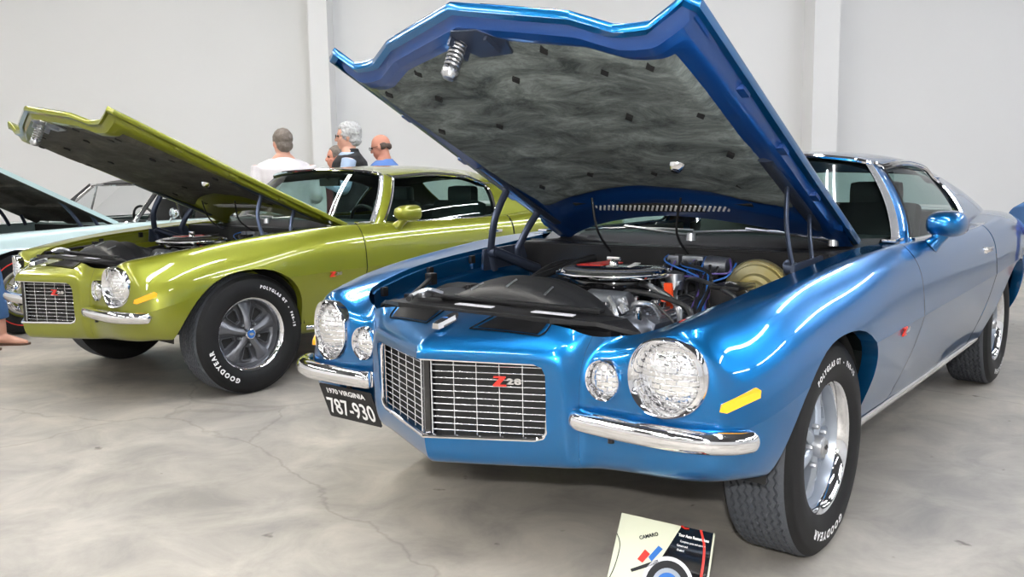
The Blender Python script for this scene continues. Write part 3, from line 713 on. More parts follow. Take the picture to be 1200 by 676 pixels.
def build_hood(parent, paint, pad, al, org, inner):
    h = NB()
    outer = [[hood_pt(s, k, 0) for k in HK] for s in HS]
    add_grid(h, outer)
    # turned-down hem all round
    rim = [outer[-1][j] for j in range(len(HK))]
    loop = [outer[i][0] for i in range(len(HS))] + [outer[-1][j] for j in range(1, len(HK))] + [outer[i][-1] for i in range(len(HS) - 2, -1, -1)] + [outer[0][j] for j in range(len(HK) - 2, 0, -1)]
    c = Vector((.8, 0, 0)); L0, L1, L2, L3 = [], [], [], []
    for p in loop:
        p = Vector(p); d = Vector((c.x - p.x, -p.y, 0)).normalized()
        L0.append(p); L1.append(p - Vector((0, 0, .010)) - d * .004); L2.append(p - Vector((0, 0, .026)) + d * .002); L3.append(p - Vector((0, 0, .030)) + d * .022)
    add_grid(h, [[tuple(R[i]) for R in (L0, L1, L2, L3)] for i in range(len(loop))], closed_u=True)
    ho = B2o('hood', h, paint, parent, sharp=50, doubles=.0004)
    ho.matrix_local = Matrix.Translation((org[0], 0, org[1])) @ Matrix.Rotation(-math.radians(al), 4, 'Y')
    # pressed inner frame
    ks = sorted(set(list(lin(-1, 1, 61)) + [.985, -.985, .955, -.955, .93, -.93])); ss = sorted(set(list(lin(.0, 1, 41)) + [.985, .97, .955]))
    prof_d = [0, .012, .022, .034, .070, .085, .135, .150, .17]; prof_n = [-.020, -.022, -.030, -.050, -.052, -.040, -.040, -.034, -.034]
    G = []
    for s in ss:
        row = []
        for k in ks:
            p = hood_pt(s * .985 + .004, k * .985, 0); d = hood_edge_dist(s, k)
            n = float(np.interp(d, prof_d, prof_n))
            if s < .14: n = min(n, -.045)
            row.append((p[0], p[1], p[2] + n))
        G.append(row)
    bm = NB(); add_grid(bm, G)
    # stamped ribs along the side rails
    for sd in (-1, 1):
        for q in (.30, .52, .74):
            y = hood_edge_y(q) * .95 * sd
            add_box(bm, (hood_pt(q, .95 * sd, 0)[0], y, hood_drop(y, 1.4 * q) - .036), (.05, .035, .018), bev=.006)
    B2o('inner_frame', bm, inner, ho, sharp=35)
    # insulation pad
    a = lin(.19, .925, 44); kk = lin(-.845, .845, 60); G = []
    rnd = random.Random(3)
    for i, s in enumerate(a):
        row = []
        for j, k in enumerate(kk):
            k2 = k * (1 - .10 * max(0, (.35 - s) / .35)); p = hood_pt(s, k2, 0)
            e = min(i, j, len(a) - 1 - i, len(kk) - 1 - j)
            n = -.036 if e == 0 else -.046 - .0035 * math.sin(7 * p[0] + 9 * p[1]) - .003 * math.sin(17 * p[1] - 11 * p[0]) - .002 * rnd.random()
            row.append((p[0], p[1], p[2] + n))
        G.append(row)
    bm = NB(); add_grid(bm, G); B2o('insulation_pad', bm, pad, ho, sharp=0)
    spots = [(.30, -.62), (.30, -.2), (.30, .2), (.30, .62), (.5, .72), (.5, -.72), (.5, 0), (.62, .38), (.62, -.38), (.70, .75), (.70, -.75), (.76, .0), (.83, .48), (.80, -.52), (.90, .72), (.90, .30), (.905, -.10), (.90, -.45), (.90, -.74)]
    first = None
    for s, k in spots:
        p = hood_pt(s, k, -.052)
        if first is None:
            bm = NB(); add_prism(bm, [(-.020, 0), (0, -.014), (.020, 0), (0, .014)], lambda x, y: (x, y, .012), lambda x, y: (x, y, 0))
            first = B2o('pad_clip', bm, M['flat_black'], ho, smooth=False); o = first
        else:
            o = first.copy(); COL.objects.link(o); o.parent = ho
        o.location = p
    # louvre strip near the rear edge
    bm = NB(); add_box(bm, (.365, 0, -.032), (.075, .80, .012)); B2o('cowl_louvre', bm, M['flat_black'], ho, smooth=False)
    bm = NB()
    for i in range(30):
        y = -.30 + i * .60 / 29
        add_prism(bm, [(.340, y - .012), (.346, y - .018), (.392, y + .010), (.386, y + .016)], lambda x, yy: (x, yy, -.038), lambda x, yy: (x, yy, -.041))
    B2o('louvre_slot_light', bm, M['white'], ho, smooth=False)  # white bars paint in the bright wall showing through the louvre slots
    # latch bracket with striker spring
    bm = NB()
    add_prism(bm, [(1.535, -.02), (1.535, .10), (1.60, .12), (1.665, .06), (1.675, -.03), (1.62, -.075)], lambda x, y: (x, y, -.050), lambda x, y: (x, y, -.066))
    add_box(bm, (1.61, -.045, -.078), (.09, .010, .03)); add_box(bm, (1.60, .075, -.072), (.07, .010, .018))
    lt = B2o('latch_bracket', bm, M['hinge'] if inner.name.startswith('dark') else M['satin'], ho, smooth=False)
    bm = NB(); base = Vector((1.615, -.045, -.06))
    pts = []
    for i in range(7 * 14 + 1):
        t = i / 14; pts.append((base.x + .021 * math.cos(2 * PI * t), base.y + .021 * math.sin(2 * PI * t), base.z - .013 * t))
    add_tube(bm, pts, .0048, 6, 1)
    add_tube(bm, [(base.x, base.y, base.z), (base.x, base.y, base.z - .12)], .009, 8, 1)
    add_lathe(bm, [(0, -.125), (.016, -.122), (.026, -.110), (.026, -.098), (.0, -.096)], 14, 'Z', tuple(base))
    B2o('latch_spring', bm, M['satin'], ho)
    # under-hood lamp
    bm = NB(); add_lathe(bm, [(.0, -.026), (.018, -.024), (.026, -.012), (.030, 0)], 18, 'Z', (.77, .27, -.052)); B2o('under_hood_lamp', bm, M['chrome'], ho)
    # stripes on the top skin
    for sd in (-1, 1):
        ys = lin(.09, .31, 8); G = []
        for s in lin(.05, 1, 30):
            row = []
            for y in ys:
                k = sd * y / hood_edge_y(s); p = hood_pt(s, k, .0015); row.append(p)
            G.append(row)
        bm = NB(); add_grid(bm, G); B2o('black_stripe', bm, M['stripe'], ho)
    return ho

def tire_meshes():
    R = .332; w0, w1 = -.105, .105     # around local y, outer face at +y
    D = {}
    prof = [(.190, -.085), (.200, -.098), (.235, -.110), (.275, -.112), (.305, -.104), (.322, -.092), (.327, -.088)]
    bm = NB(); add_lathe(bm, prof, 96)
    add_lathe(bm, [(.327, .088), (.322, .092), (.311, .1), (.308, .1035), (.300, .106), (.275, .112), (.250, .1135), (.235, .110), (.205, .100), (.194, .090), (.190, .080)], 96)
    D['sidewall'] = bm
    # ribbed tread with zigzag grooves
    n = 264; cols = []
    gro = [-.066, -.044, -.022, 0, .022, .044, .066]
    pr = [(-.088, .327, 0), (-.080, .3305, 0)]
    for g in gro:
        pr += [(g - .0042, .3325, 1), (g - .0030, .3245, 1), (g + .0030, .3245, 1), (g + .0042, .3325, 1)]
    pr += [(.080, .3305, 0), (.088, .327, 0)]
    G = []
    for i in range(n):
        a = 2 * PI * i / n; z = (i % 4); tri = (0, 1, 0, -1)[z] * .0042
        G.append([(r * math.cos(a), y + tri * zz, r * math.sin(a)) for y, r, zz in pr])
    bm = NB(); add_grid(bm, G, closed_u=True); D['tread'] = bm
    return D
_wheel_cache = {}
def rim_meshes():
    D = {}
    # trim ring (bright), barrel, hub face
    bm = NB(); add_lathe(bm, [(.1905, .086), (.213, .0905), (.2165, .094), (.213, .098), (.205, .099), (.196, .094), (.186, .080), (.183, .066), (.186, .060)], 72); D['trim_ring'] = bm
    bm = NB(); add_lathe(bm, [(.190, .08), (.182, .062), (.176, .030), (.172, 0.0), (.175, -.07), (.19, -.085)], 60)
    add_lathe(bm, [(.176, .030), (.168, .022), (.150, .016), (.0, .014)], 60); D['rim'] = bm
    return D
def spoke_bm():
    # broad tapered blade that widens to the rim, raised in the middle, flanked by dark slots
    bm = NB(); G = []
    for r, hw, z in [(.030, .018, .060), (.055, .021, .060), (.075, .019, .058), (.10, .020, .054), (.13, .027, .048), (.155, .036, .043), (.176, .046, .038)]:
        row = []
        for q, dz in [(-1, -.030), (-1, -.006), (-.75, 0), (-.3, .003), (0, .0055), (.3, .003), (.75, 0), (1, -.006), (1, -.030)]:
            row.append((hw * q, z + dz, r))
        G.append(row)
    add_grid(bm, G); return bm
def slot_bm():
    bm = NB()
    def ring(s, y):
        return [(-.010 * s, y, .083), (.010 * s, y, .083), (.027 * s, y, .140), (.022 * s, y, .150), (-.022 * s, y, .150), (-.027 * s, y, .140)]
    A = [Vector(p) for p in ring(1.0, .030)]
    c = sum(A, Vector()) / 6; rot = []
    G = []
    for y, k in [(.026, 1.35), (.036, 1.30), (.036, 1.12), (.020, 1.0)]:
        G.append([tuple(Vector((c.x + (p.x - c.x) * k, y, c.z + (p.z - c.z) * k))) for p in A])
    add_grid(bm, G, closed_v=True); return bm
def hole_bm():
    bm = NB(); A = [(-.011, .083), (.011, .083), (.028, .140), (.022, .150), (-.022, .150), (-.028, .140)]
    add_prism(bm, A, lambda x, z: (x, .018, z), lambda x, z: (x, .021, z)); return bm
def bowtie(fn, bm, k):
    P = [(-1, -.32), (-.62, .32), (-.30, .32), (-.30, .5), (.42, .5), (.42, .32), (1, .32), (.62, -.32), (.30, -.32), (.30, -.5), (-.42, -.5), (-.42, -.32)]
    vs = [bm.verts.new(fn(a * k, b * k)) for a, b in P]
    bm.faces.new([vs[i] for i in (0, 1, 2, 11)]); bm.faces.new([vs[i] for i in (2, 3, 4, 5, 8, 9, 10, 11)]); bm.faces.new([vs[i] for i in (5, 6, 7, 8)])
def wheel(parent, loc, side, style, spin=0.0, steer=0.0, letters=True):
    """side +1 left; wheel local +y outward"""
    w = empty('wheel', parent=parent)
    w.location = loc
    w.rotation_euler = (0, 0, steer + (0 if side > 0 else PI))
    if not _wheel_cache:
        D = tire_meshes(); Rm = rim_meshes()
        def me(n, bm):
            x = bpy.data.meshes.new(n); bm.to_mesh(x); bm.free(); return x
        _wheel_cache['tire'] = me('tire', D['sidewall']); _wheel_cache['tread'] = me('tread', D['tread'])
        _wheel_cache['trim_ring'] = me('trim_ring', Rm['trim_ring']); _wheel_cache['rim'] = me('rim', Rm['rim'])
        _wheel_cache['spoke'] = me('spoke', spoke_bm()); _wheel_cache['slot_frame'] = me('slot_frame', slot_bm()); _wheel_cache['slot'] = me('slot', hole_bm())
        bm = NB(); add_lathe(bm, [(.009, .060), (.009, .074), (.006, .080), (0, .081)], 6); _wheel_cache['lug_nut'] = me('lug_nut', bm)
        bm = NB(); add_lathe(bm, [(.034, .040), (.033, .074), (.030, .086), (.024, .090), (0, .091)], 32); _wheel_cache['center_cap'] = me('center_cap', bm)
        bm = NB(); add_lathe(bm, [(.0235, .0902), (.022, .0925), (0, .0925)], 24); _wheel_cache['cap_badge'] = me('cap_badge', bm)
        bm = NB(); bowtie(lambda a, b: (a, .0935, b), bm, .017); _wheel_cache['bowtie'] = me('bowtie', bm)
        bm = NB()
        def put(txt, a_mid, h, r):
            # letters follow the sidewall, tops outward
            def fn(a, b, c):
                th = a_mid + a / r
                rr = r + b; y = float(np.interp(rr, [.235, .25, .275, .30, .308], [.110, .1135, .112, .106, .1035])) + .0007 + max(c, 0) * .2
                return (rr * math.cos(th), y, rr * math.sin(th))
            add_text(bm, txt, fn, h, bold=.05, extrude=.01, spacing=1.45)
        # seen from outside on the left, +x is to the left of the viewer
        put('GOODYEAR', math.radians(GOOD_A), .024, .252); put('POLYGLAS GT  -  F60-15', math.radians(POLY_A), .0155, .258)
        _wheel_cache['lettering'] = me('lettering', bm)
    C = _wheel_cache
    def part(k, m, name=None, rot=0.0, smooth=True):
        o = new_obj(name or k, C[k], None, w, smooth, 35)
        if not o.data.materials: o.data.materials.append(m)
        if o.material_slots: 
            o.material_slots[0].link = 'OBJECT'; o.material_slots[0].material = m
        o.rotation_euler = (0, rot, 0); return o
    part('tire', M['rubber']); part('tread', M['tread'])
    part('lettering', M['white'], rot=spin)
    part('trim_ring', M['chrome']); part('rim', style['rim'])
    for i in range(5):
        a = spin + 2 * PI * i / 5
        part('spoke', style['spoke'], rot=a)
        part('slot_frame', style['frame'], rot=a + PI / 5); part('slot', M['flat_black'], rot=a + PI / 5)
    for i in range(5):
        a = spin + 2 * PI * (i + .5) / 5; o = part('lug_nut', M['satin']); o.location = (.062 * math.sin(a), -.006, .062 * math.cos(a))
    part('center_cap', M['satin'] if style['cap'] == 'grey' else M['chrome'])
    part('cap_badge', M['cap_blue'] if style['cap'] == 'blue' else M['satin']); part('bowtie', M['silver'] if style['cap'] == 'blue' else M['black'])
    return w
GOOD_A, POLY_A = -40, 140
M['cap_blue'] = mat('blue enamel', (.02, .12, .40), .3)

def z28(parent, fn, k, name='badge', black=True):
    """fn(a, b, c) a along, b up, c out; k letter height of the Z"""
    bg = NB()
    Z = [(-.62, .5), (.62, .5), (.62, .36), (-.12, -.34), (.66, -.34), (.66, -.5), (-.66, -.5), (-.66, -.36), (.06, .34), (-.62, .34)]
    quads = [[(-.62, .5), (.62, .5), (.62, .34), (-.62, .34)], [(.0, .34), (.62, .36), (-.02, -.34), (-.66, -.36)], [(-.66, -.34), (.66, -.34), (.66, -.5), (-.66, -.5)]]
    for q in quads: add_prism(bg, q, lambda a, b: fn(a * k, b * k, 0), lambda a, b: fn(a * k, b * k, .006))
    o = B2o(name, bg, M['red'], parent, smooth=False)
    b2 = NB(); add_text(b2, '28', lambda a, b, c: fn(a + k * 1.45, b - k * .26, .003 + c * .3), k * .56, bold=.045, extrude=.01, spacing=1.1, sx=1.75)
    for q in quads:
        ctr = (sum(p[0] for p in q) / 4, sum(p[1] for p in q) / 4)
    B2o(name + '_numerals', b2, M['chrome'], o, smooth=False)
    return o

def build_wiper(parent, y0, y1):
    bm = NB(); p = lambda y, q: Vector(gp_front(y, q))
    return bm
_body = None
def rad_x(y):   # plan shape of the grille plane
    return .858 - .462 * abs(y)
def strip_tube(bm, pts, r, **k): add_tube(bm, pts, r, **k)
def lamp(parent, y, z, x, big, sd):
    root = empty('headlight' if big else 'parking_light', parent=parent); root.location = (x, y * sd, z)
    bm = NB()
    if big:
        add_lathe(bm, [(.084, -.045), (.0855, -.030), (.089, -.010), (.0965, .014), (.1015, .020), (.1045, .016), (.1055, .004), (.104, -.02)], 56, 'X')
        for v in bm.verts:   # the bezel is squared off a little, its outer cheek drawn back with the wing
            r = math.hypot(v.co.y, v.co.z)
            if r > .09:
                a = math.atan2(v.co.z, v.co.y); k = 1 + .03 * abs(math.sin(2 * a)) ** 2 * (r - .088) / .017
                v.co.y *= k; v.co.z *= k
                v.co.x -= .035 * max(0, (v.co.y * sd)) / .10 if v.co.y * sd > 0 else 0
        B2o('bezel', bm, M['chrome'], root)
        bm = NB(); add_lathe(bm, [(.0, .006), (.03, .004), (.06, -.004), (.080, -.018), (.086, -.024), (.088, -.034)], 48, 'X')
        B2o('lens', bm, M['lens'], root)
    else:
        bm = NB(); add_lathe(bm, [(.046, -.030), (.047, -.006), (.0495, .004), (.0525, .006), (.0545, 0), (.054, -.02)], 44, 'X'); 
        for v in bm.verts: v.co.z *= 1.06
        B2o('bezel', bm, M['chrome'], root)
        bm = NB(); add_lathe(bm, [(.0, .006), (.02, .004), (.036, -.002), (.047, -.014), (.048, -.022)], 40, 'X')
        for v in bm.verts: v.co.z *= 1.06
        B2o('lens', bm, M['lens'], root)
    return root
def seat(parent, x, y, mt, back_z=.88, w=.46):
    s = empty('bucket_seat', parent=parent); s.location = (x, y, .30)
    bm = NB(); add_box(bm, (0, 0, .10), (.50, w, .16), bev=.05); B2o('cushion', bm, mt, s)
    bm = NB(); add_box(bm, (0, 0, .30), (.14, w, .58), rot=Matrix.Rotation(math.radians(-14), 3, 'Y'), bev=.05)
    bmesh.ops.translate(bm, vec=(-.30, 0, .12), verts=bm.verts[:]); B2o('seat_back', bm, mt, s)
    bm = NB(); add_box(bm, (-.40, 0, .74), (.09, .26, .15), bev=.04); B2o('headrest', bm, mt, s)
def make_coupe(name, pose, label, cat, paint, inner, pad, hood_a, hood_o, vinyl, wstyle, detail, steer=0.0, spins=(0, 0)):
    global _body
    root = empty(name, (pose[0], pose[1], 0), pose[2], label, cat)
    if _body is None:
        _body = {}
        for k, bm in build_body_meshes().items():
            me = bpy.data.meshes.new(k); bm.to_mesh(me); _body[k] = me
            if k in ('front_fender', 'door', 'rear_quarter'):
                r = mirror_bm(bm); m2 = bpy.data.meshes.new(k); r.to_mesh(m2); r.free(); _body[k + '_r'] = m2
            bm.free()
        me = bpy.data.meshes.new('roof'); b = roof_bm(); b.to_mesh(me); b.free(); _body['roof'] = me
    P = {}
    def bp(k, nm, m=paint, sharp=42):
        o = new_obj(nm, _body[k].copy(), m, root, True, sharp); P[k] = o; return o
    bp('nose', 'nose_panel'); bp('front_fender', 'front_fender'); bp('front_fender_r', 'front_fender'); bp('door', 'door'); bp('door_r', 'door')
    bp('rear_quarter', 'rear_quarter'); bp('rear_quarter_r', 'rear_quarter'); bp('trunk_lid', 'trunk_lid'); bp('roof', 'roof')
    FD = {1: P['front_fender'], -1: P['front_fender_r']}; DR = {1: P['door'], -1: P['door_r']}
    # ---- nose: stripes, emblem
    for sd in (1, -1):
        us = lin(.55, 1.92, 16); vs = lin(9.28, 9.97, 10)
        def patch(u0f, u1f, v0, v1, off, nm):
            G = []
            for q in lin(0, 1, 18):
                row = []
                for v in lin(v0, v1, 10):
                    u = u0f(v) + (u1f(v) - u0f(v)) * q; p, n = bpt(u, v, off); row.append((p.x, p.y * sd, p.z))
                G.append(row)
            bm = NB(); add_grid(bm, G); return bm
        f = lambda v: (v - 9.38) / .6
        B2o('black_stripe', patch(lambda v: .62 + .10 * f(v), lambda v: 1.78 - .05 * (1 - f(v)) ** 2, 9.44, 9.98, .0022, ''), M['stripe'], P['nose'])
        bm = NB(); rr = []
        for q in lin(0, 1, 8): rr.append((.54 + .08 * (1 - q), 9.98 - .62 * q))
        for q in lin(0, 1, 12): rr.append((.56 + 1.22 * q, 9.36))
        for q in lin(0, 1, 8): rr.append((1.80 + .08 * min(1, q * 3), 9.38 + .60 * q))
        G = []
        for u, v in rr:
            p, n = bpt(u, v, .0024); G.append(Vector((p.x, p.y * sd, p.z)))
        add_tube(bm, G, .0022, 5, 1, flat=(1, 1)); B2o('pinstripe', bm, M['stripe'], P['nose'])
        bm = NB(); p0 = Vector((.800, 0, .736)); p1 = Vector((.712, 0, .757))
    add_prism(bm, [(0, -.013), (.2, -.017), (.8, -.017), (1, -.012), (1, .012), (.8, .017), (.2, .017), (0, .013)], lambda a, b: tuple(p0.lerp(p1, a) + Vector((0, b, -.008))), lambda a, b: tuple(p0.lerp(p1, a) + Vector((0, b * .8, .008))))
    e = B2o('emblem', bm, M['chrome'], P['nose'], smooth=False)
    bm = NB(); bowtie(lambda a, b: tuple(p0.lerp(p1, .5 + b * 8) + Vector((0, a, .0092))), bm, .012); B2o('bowtie', bm, M['cap_blue'], e, smooth=False)
    # ---- grille
    gr = empty('grille', parent=root)
    bm = NB()
    G = [[(rad_x(y) - .035, y, z) for z in (.42, .66)] for y in (-.34, -.17, 0, .17, .34)]; add_grid(bm, G); B2o('grille_core', bm, M['flat_black'], gr, smooth=False)
    fr = [(0, .427), (.296, .433), (.317, .440), (.328, .455), (.331, .54), (.331, .618), (.324, .637), (.304, .648), (0, .653)]
    path = [(rad_x(y) + .003, y, z) for y, z in fr]; path = path + [(x, -y, z) for x, y, z in reversed(path[1:-1])]
    bm = NB(); add_tube(bm, path, .0065, 8, 1, closed=True); B2o('grille_frame', bm, M['chrome'], gr)
    bm = NB()
    for sd in (1, -1):
        for i in range(11):
            z = .437 + i * (.645 - .437) / 11 + .008
            add_tube(bm, [(rad_x(.016) - .010, .016 * sd, z), (rad_x(.327) - .010, .327 * sd, z)], .0017, 6, 1)
        for i in range(1, 6):
            y = .018 + i * .0605
            add_tube(bm, [(rad_x(y) - .0085, y * sd, .432), (rad_x(y) - .0085, y * sd, .650)], .0017, 6, 1)
        add_tube(bm, [(rad_x(.02) - .006, .020 * sd, .43), (rad_x(.02) - .006, .020 * sd, .652)], .0026, 6, 1)
    B2o('grille_bars', bm, M['silver'], gr)
    bm = NB(); add_prism(bm, [(-.015, -.030), (-.013, -.008), (0, .0), (.013, -.008), (.015, -.030)], lambda y, x: (rad_x(0) - .006 + x, y, .43), lambda y, x: (rad_x(0) - .006 + x, y, .652)); B2o('center_bar', bm, M['gloss_black'], gr, smooth=False)
    y0 = .205; dy = Vector((-.462, 1, 0)).normalized(); nn = Vector((1, .462, 0)).normalized()
    z28(gr, lambda a, b, c: tuple(Vector((rad_x(y0) - .002, y0, .595)) + dy * a + Vector((0, 0, b)) + nn * c), .028)
    # ---- lamps, bumpers
    for sd in (1, -1):
        lamp(root, HEAD[0], HEAD[1], .645, True, sd); lamp(root, PARK[0], PARK[1], .655, False, sd)
        B = [(.672, .408, .505), (.690, .424, .503), (.694, .50, .502), (.694, .60, .501), (.686, .70, .500), (.664, .775, .499), (.630, .826, .498), (.592, .853, .497), (.560, .864, .497)]
        bm = NB(); rows = []
        bp_ = smooth_path(B, 6); sec = [(-.012, -.028), (-.002, -.031), (.008, -.031), (.017, -.028), (.024, -.021), (.0285, -.011), (.030, 0), (.0285, .009), (.024, .017), (.016, .023), (.006, .0265), (-.004, .0275), (-.014, .026)]
        nP = len(bp_)
        for i, p in enumerate(bp_):
            t = (bp_[min(i + 1, nP - 1)] - bp_[max(i - 1, 0)]).normalized(); n = Vector((t.y, -t.x, 0)); n = n if n.dot(Vector((1, .6, 0))) > 0 else -n
            k = min(1, .35 + i / 5, .35 + (nP - 1 - i) / 5)
            rows.append([(p.x + n.x * a * k, (p.y + n.y * a * k) * sd, p.z + b * k) for a, b in sec])
        V = add_grid(bm, rows, closed_v=True)
        for R_ in (V[0], V[-1]): bm.faces.new(R_)
        bo = B2o('bumper', bm, M['chrome'], root, sharp=0)
        bm = NB(); add_lathe(bm, [(0, .030), (.006, .028), (.009, .020), (.009, 0)], 12, 'Z', (.685, .52 * sd, .455)); B2o('bumper_bolt', bm, M['black'], bo)
        # side marker lamp and fender badge
        mk = NB(); x0, x1 = .472, .590
        def side(a, b, c, u_x):  # point on the flank near x
            return None
        pts = []
        for (x, z) in [(.616, .566), (.612, .586), (.530, .616), (.517, .611), (.521, .592), (.602, .562)]:
            u = np.interp(-x, [-.645, -.56, -.45, -.25], [7.8, 9, 10, 11]); best = min(lin(3.2, 7.4, 90), key=lambda v: abs(BODY.grid([u], [v])[0, 0][2] - z)); pts.append((u, best))
        def sp(u, v, off):
            p, n = bpt(u, v, off)
            if n.y < 0: n = -n; p = BODY.grid([u], [v])[0, 0]; p = Vector(p) + n * off
            return (p.x, p.y * sd, p.z)
        add_prism(mk, pts, lambda u, v: sp(u, v, -.004), lambda u, v: sp(u, v, .010)); B2o('side_marker', mk, M['amber'], FD[sd], smooth=False)
        z28(FD[sd], lambda a, b, c: (-.50 - a * sd, (np.interp(b + .612, [.50, .622, .64, .70], [.924, .9415, .9425, .935]) + .002 + c) * sd, .622 + b), .030, 'fender_badge')
    # ---- licence plate
    if detail:
        pl = NB(); fnp = lambda a, b, c: (.675 + c * .94 + b * .30, -.532 + a * .87, .396 + b * .82 - c * .342)
        add_prism(pl, [(-.152, -.072), (-.146, -.078), (.146, -.078), (.152, -.072), (.152, .072), (.146, .078), (-.146, .078), (-.152, .072)], lambda a, b: fnp(a, b, -.003), lambda a, b: fnp(a, b, 0))
        po = B2o('license_plate', pl, M['black'], root, smooth=False)
        t = NB(); add_text(t, '787-930', lambda a, b, c: fnp(a, b - .055, .002 + c * .3), .072, bold=.012, extrude=.01, sx=.80); add_text(t, '1970 VIRGINIA', lambda a, b, c: fnp(a, b + .042, .002 + c * .3), .022, bold=.02, extrude=.01, sx=1.12)
        B2o('plate_lettering', t, M['white'], po, smooth=False)
        b2 = NB(); add_box(b2, (.665, -.53, .478), (.04, .18, .016)); B2o('plate_bracket', b2, M['black'], po, smooth=False)
    # ---- glass and trims
    def glass(us, ts, nm, m):
        bm = NB(); add_grid(bm, gh(us, ts, .012)); return bm
    bm = both(glass(lin(0, 3.1, 26), lin(-.02, .985, 14), '', None)); ws = B2o('windshield', bm, M['glass'], root)
    bm = both(glass(lin(11, 13, 14), lin(.05, .985, 12), '', None)); B2o('rear_window', bm, M['glass'], root)
    for sd in (1, -1):
        bm = glass(lin(5, 8, 24), lin(-.03, .99, 12), '', None)
        if sd < 0: b3 = mirror_bm(bm); bm.free(); bm = b3
        sw = B2o('side_window', bm, M['glass'], root)
        pth = [gp(u, .985, -.003) for u in lin(5.05, 7.7, 24)] + [gp(7.90, .955, -.003), gp(7.985, .88, -.003)] + [gp(8, t, -.003) for t in lin(.8, .18, 9)] + [gp(7.97, .09, -.003), gp(7.86, .025, -.003)] + [gp(u, .0, -.004) for u in lin(7.7, 5.05, 20)] + [gp(5.0, t, -.002) for t in lin(.02, .96, 12)]
        bm = NB(); add_tube(bm, [(x, y * sd, z) for x, y, z in pth], .0085, 6, 1, closed=True); B2o('window_trim', bm, M['chrome'], sw)
        bm = NB(); G = gh(lin(2.98, 3.72, 7), lin(-.03, 1.0, 16), -.006); G[:, :, 1] *= sd; add_grid(bm, G); flange(bm, lambda c: True, (.008, -.008 * sd, -.004)); B2o('windshield_pillar_trim', bm, M['bright_trim'], ws)
        # drip rail over the side glass
        bm = NB(); add_tube(bm, [(x, y * sd, z + .006) for x, y, z in [gp(u, 1.0, -.006) for u in lin(4.2, 8.6, 30)]], .007, 6, 1); B2o('drip_rail', bm, M['chrome'], P['roof'])
        # door furniture
        hb = NB(); hx, hz, hy = -1.905, .800, .931
        add_box(hb, (hx, (hy + .012) * sd, hz), (.13, .022, .022), bev=.006); add_box(hb, (hx + .055, (hy + .004) * sd, hz), (.03, .03, .03), bev=.006)
        B2o('door_handle', hb, M['chrome'], DR[sd])
        hb = NB(); add_lathe(hb, [(.0, .012), (.012, .010), (.014, .0)], 16, 'Y'); 
        for v in hb.verts: v.co = Vector((hx - .045 + v.co.x, (hy + v.co.y) * sd, hz - .048 + v.co.z))
        B2o('door_lock', hb, M['chrome'], DR[sd])
        # bullet mirror: shell tapering forward, on an arm, with the glass facing back
        mr = empty('door_mirror', parent=root); mr.location = (-1.10, .930 * sd, .955)
        hb = NB(); G = []
        for x, ry, rz in [(.088, .006, .004), (.082, .030, .018), (.066, .052, .034), (.035, .066, .046), (-.01, .072, .051), (-.05, .073, .052), (-.062, .070, .049), (-.064, .066, .045), (-.052, .064, .043)]:
            G.append([(x, ry * (abs(math.cos(a)) ** .75) * (1 if math.cos(a) > 0 else -1), rz * (abs(math.sin(a)) ** .75) * (1 if math.sin(a) > 0 else -1)) for a in lin(0, 2 * PI, 29)[:-1]])
        V = add_grid(hb, G, closed_v=True); hb.faces.new(V[0]); B2o('mirror_shell', hb, paint, mr, sharp=0)
        hb = NB(); V = hb.verts
        f = [hb.verts.new(p) for p in [(-.054, q[1] * .95, q[2] * .95) for q in G[-1]]]; hb.faces.new(f); B2o('mirror_glass', hb, M['chrome'], mr)
        hb = NB(); add_tube(hb, [(.020, -.010 * sd, -.035), (.036, -.024 * sd, -.062), (.055, -.046 * sd, -.090)], [.026, .021, .030], 12, 5, flat=(1.0, 1.25)); B2o('mirror_arm', hb, paint, mr, sharp=0)
        # rocker moulding
        hb = NB(); add_tube(hb, [(-.37, .838 * sd, .312), (-1.2, .830 * sd, .298), (-2.40, .838 * sd, .302)], .011, 8, 4, flat=(.6, 1.2)); B2o('rocker_molding', hb, M['chrome'], root)
        # fender-to-cowl trim chip at the windshield corner
        hb = NB(); add_box(hb, (-.86, .80 * sd, .905), (.12, .05, .012), bev=.005); B2o('cowl_trim', hb, M['chrome'], root)
    pth = [gp(u, .99, -.004) for u in lin(0, 3.2, 24)]
    bm = NB(); add_tube(bm, [(x, -y, z) for x, y, z in reversed(pth[1:])] + pth, .010, 8, 1); B2o('windshield_header_trim', bm, M['chrome'], ws)
    # ---- cowl, wipers
    bm = NB(); G = []
    for y in lin(-.80, .80, 33):
        u = np.interp(abs(y), [0, .40, .68, .785, .81], [0, 1, 2, 3, 3.6]); b = pchip(GB, [u])[0]
        xf = -.585 - .02 * y * y
        G.append([(xf + .01, y, .80), (xf, y, .868), (xf - .03, y, .880), (xf * .55 + b[0] * .45, y, .886 - .02), (b[0] + .03, y, b[2] - .028), (b[0] - .03, y, b[2] - .01)])
    add_grid(bm, G); cw = B2o('cowl_panel', bm, M['cowl'], root, sharp=30)
    for ya, yb in ((-.52, .06), (.06, .60)):
        bm = NB()
        def wp(y, h):
            u = float(np.interp(abs(y), [0, .40, .68, .785], [0, 1, 2, 3])); b = pchip(GB, [u])[0]; return Vector((b[0] + .035, y, b[2] + h))
        add_tube(bm, [wp(ya, .0), wp((ya + yb) / 2, .012), wp(yb, .008)], .006, 6, 6)
        add_tube(bm, [wp((ya + yb) / 2 - .05, .020), wp(yb, .0) + Vector((.06, .02, -.01))], .007, 6, 1)
        add_lathe(bm, [(.02, -.02), (.018, .01), (0, .014)], 12, 'Z', tuple(wp(yb, 0) + Vector((.06, .02, -.01))))
        B2o('wiper', bm, M['satin'], root)
    # ---- interior
    bm = NB(); G = []
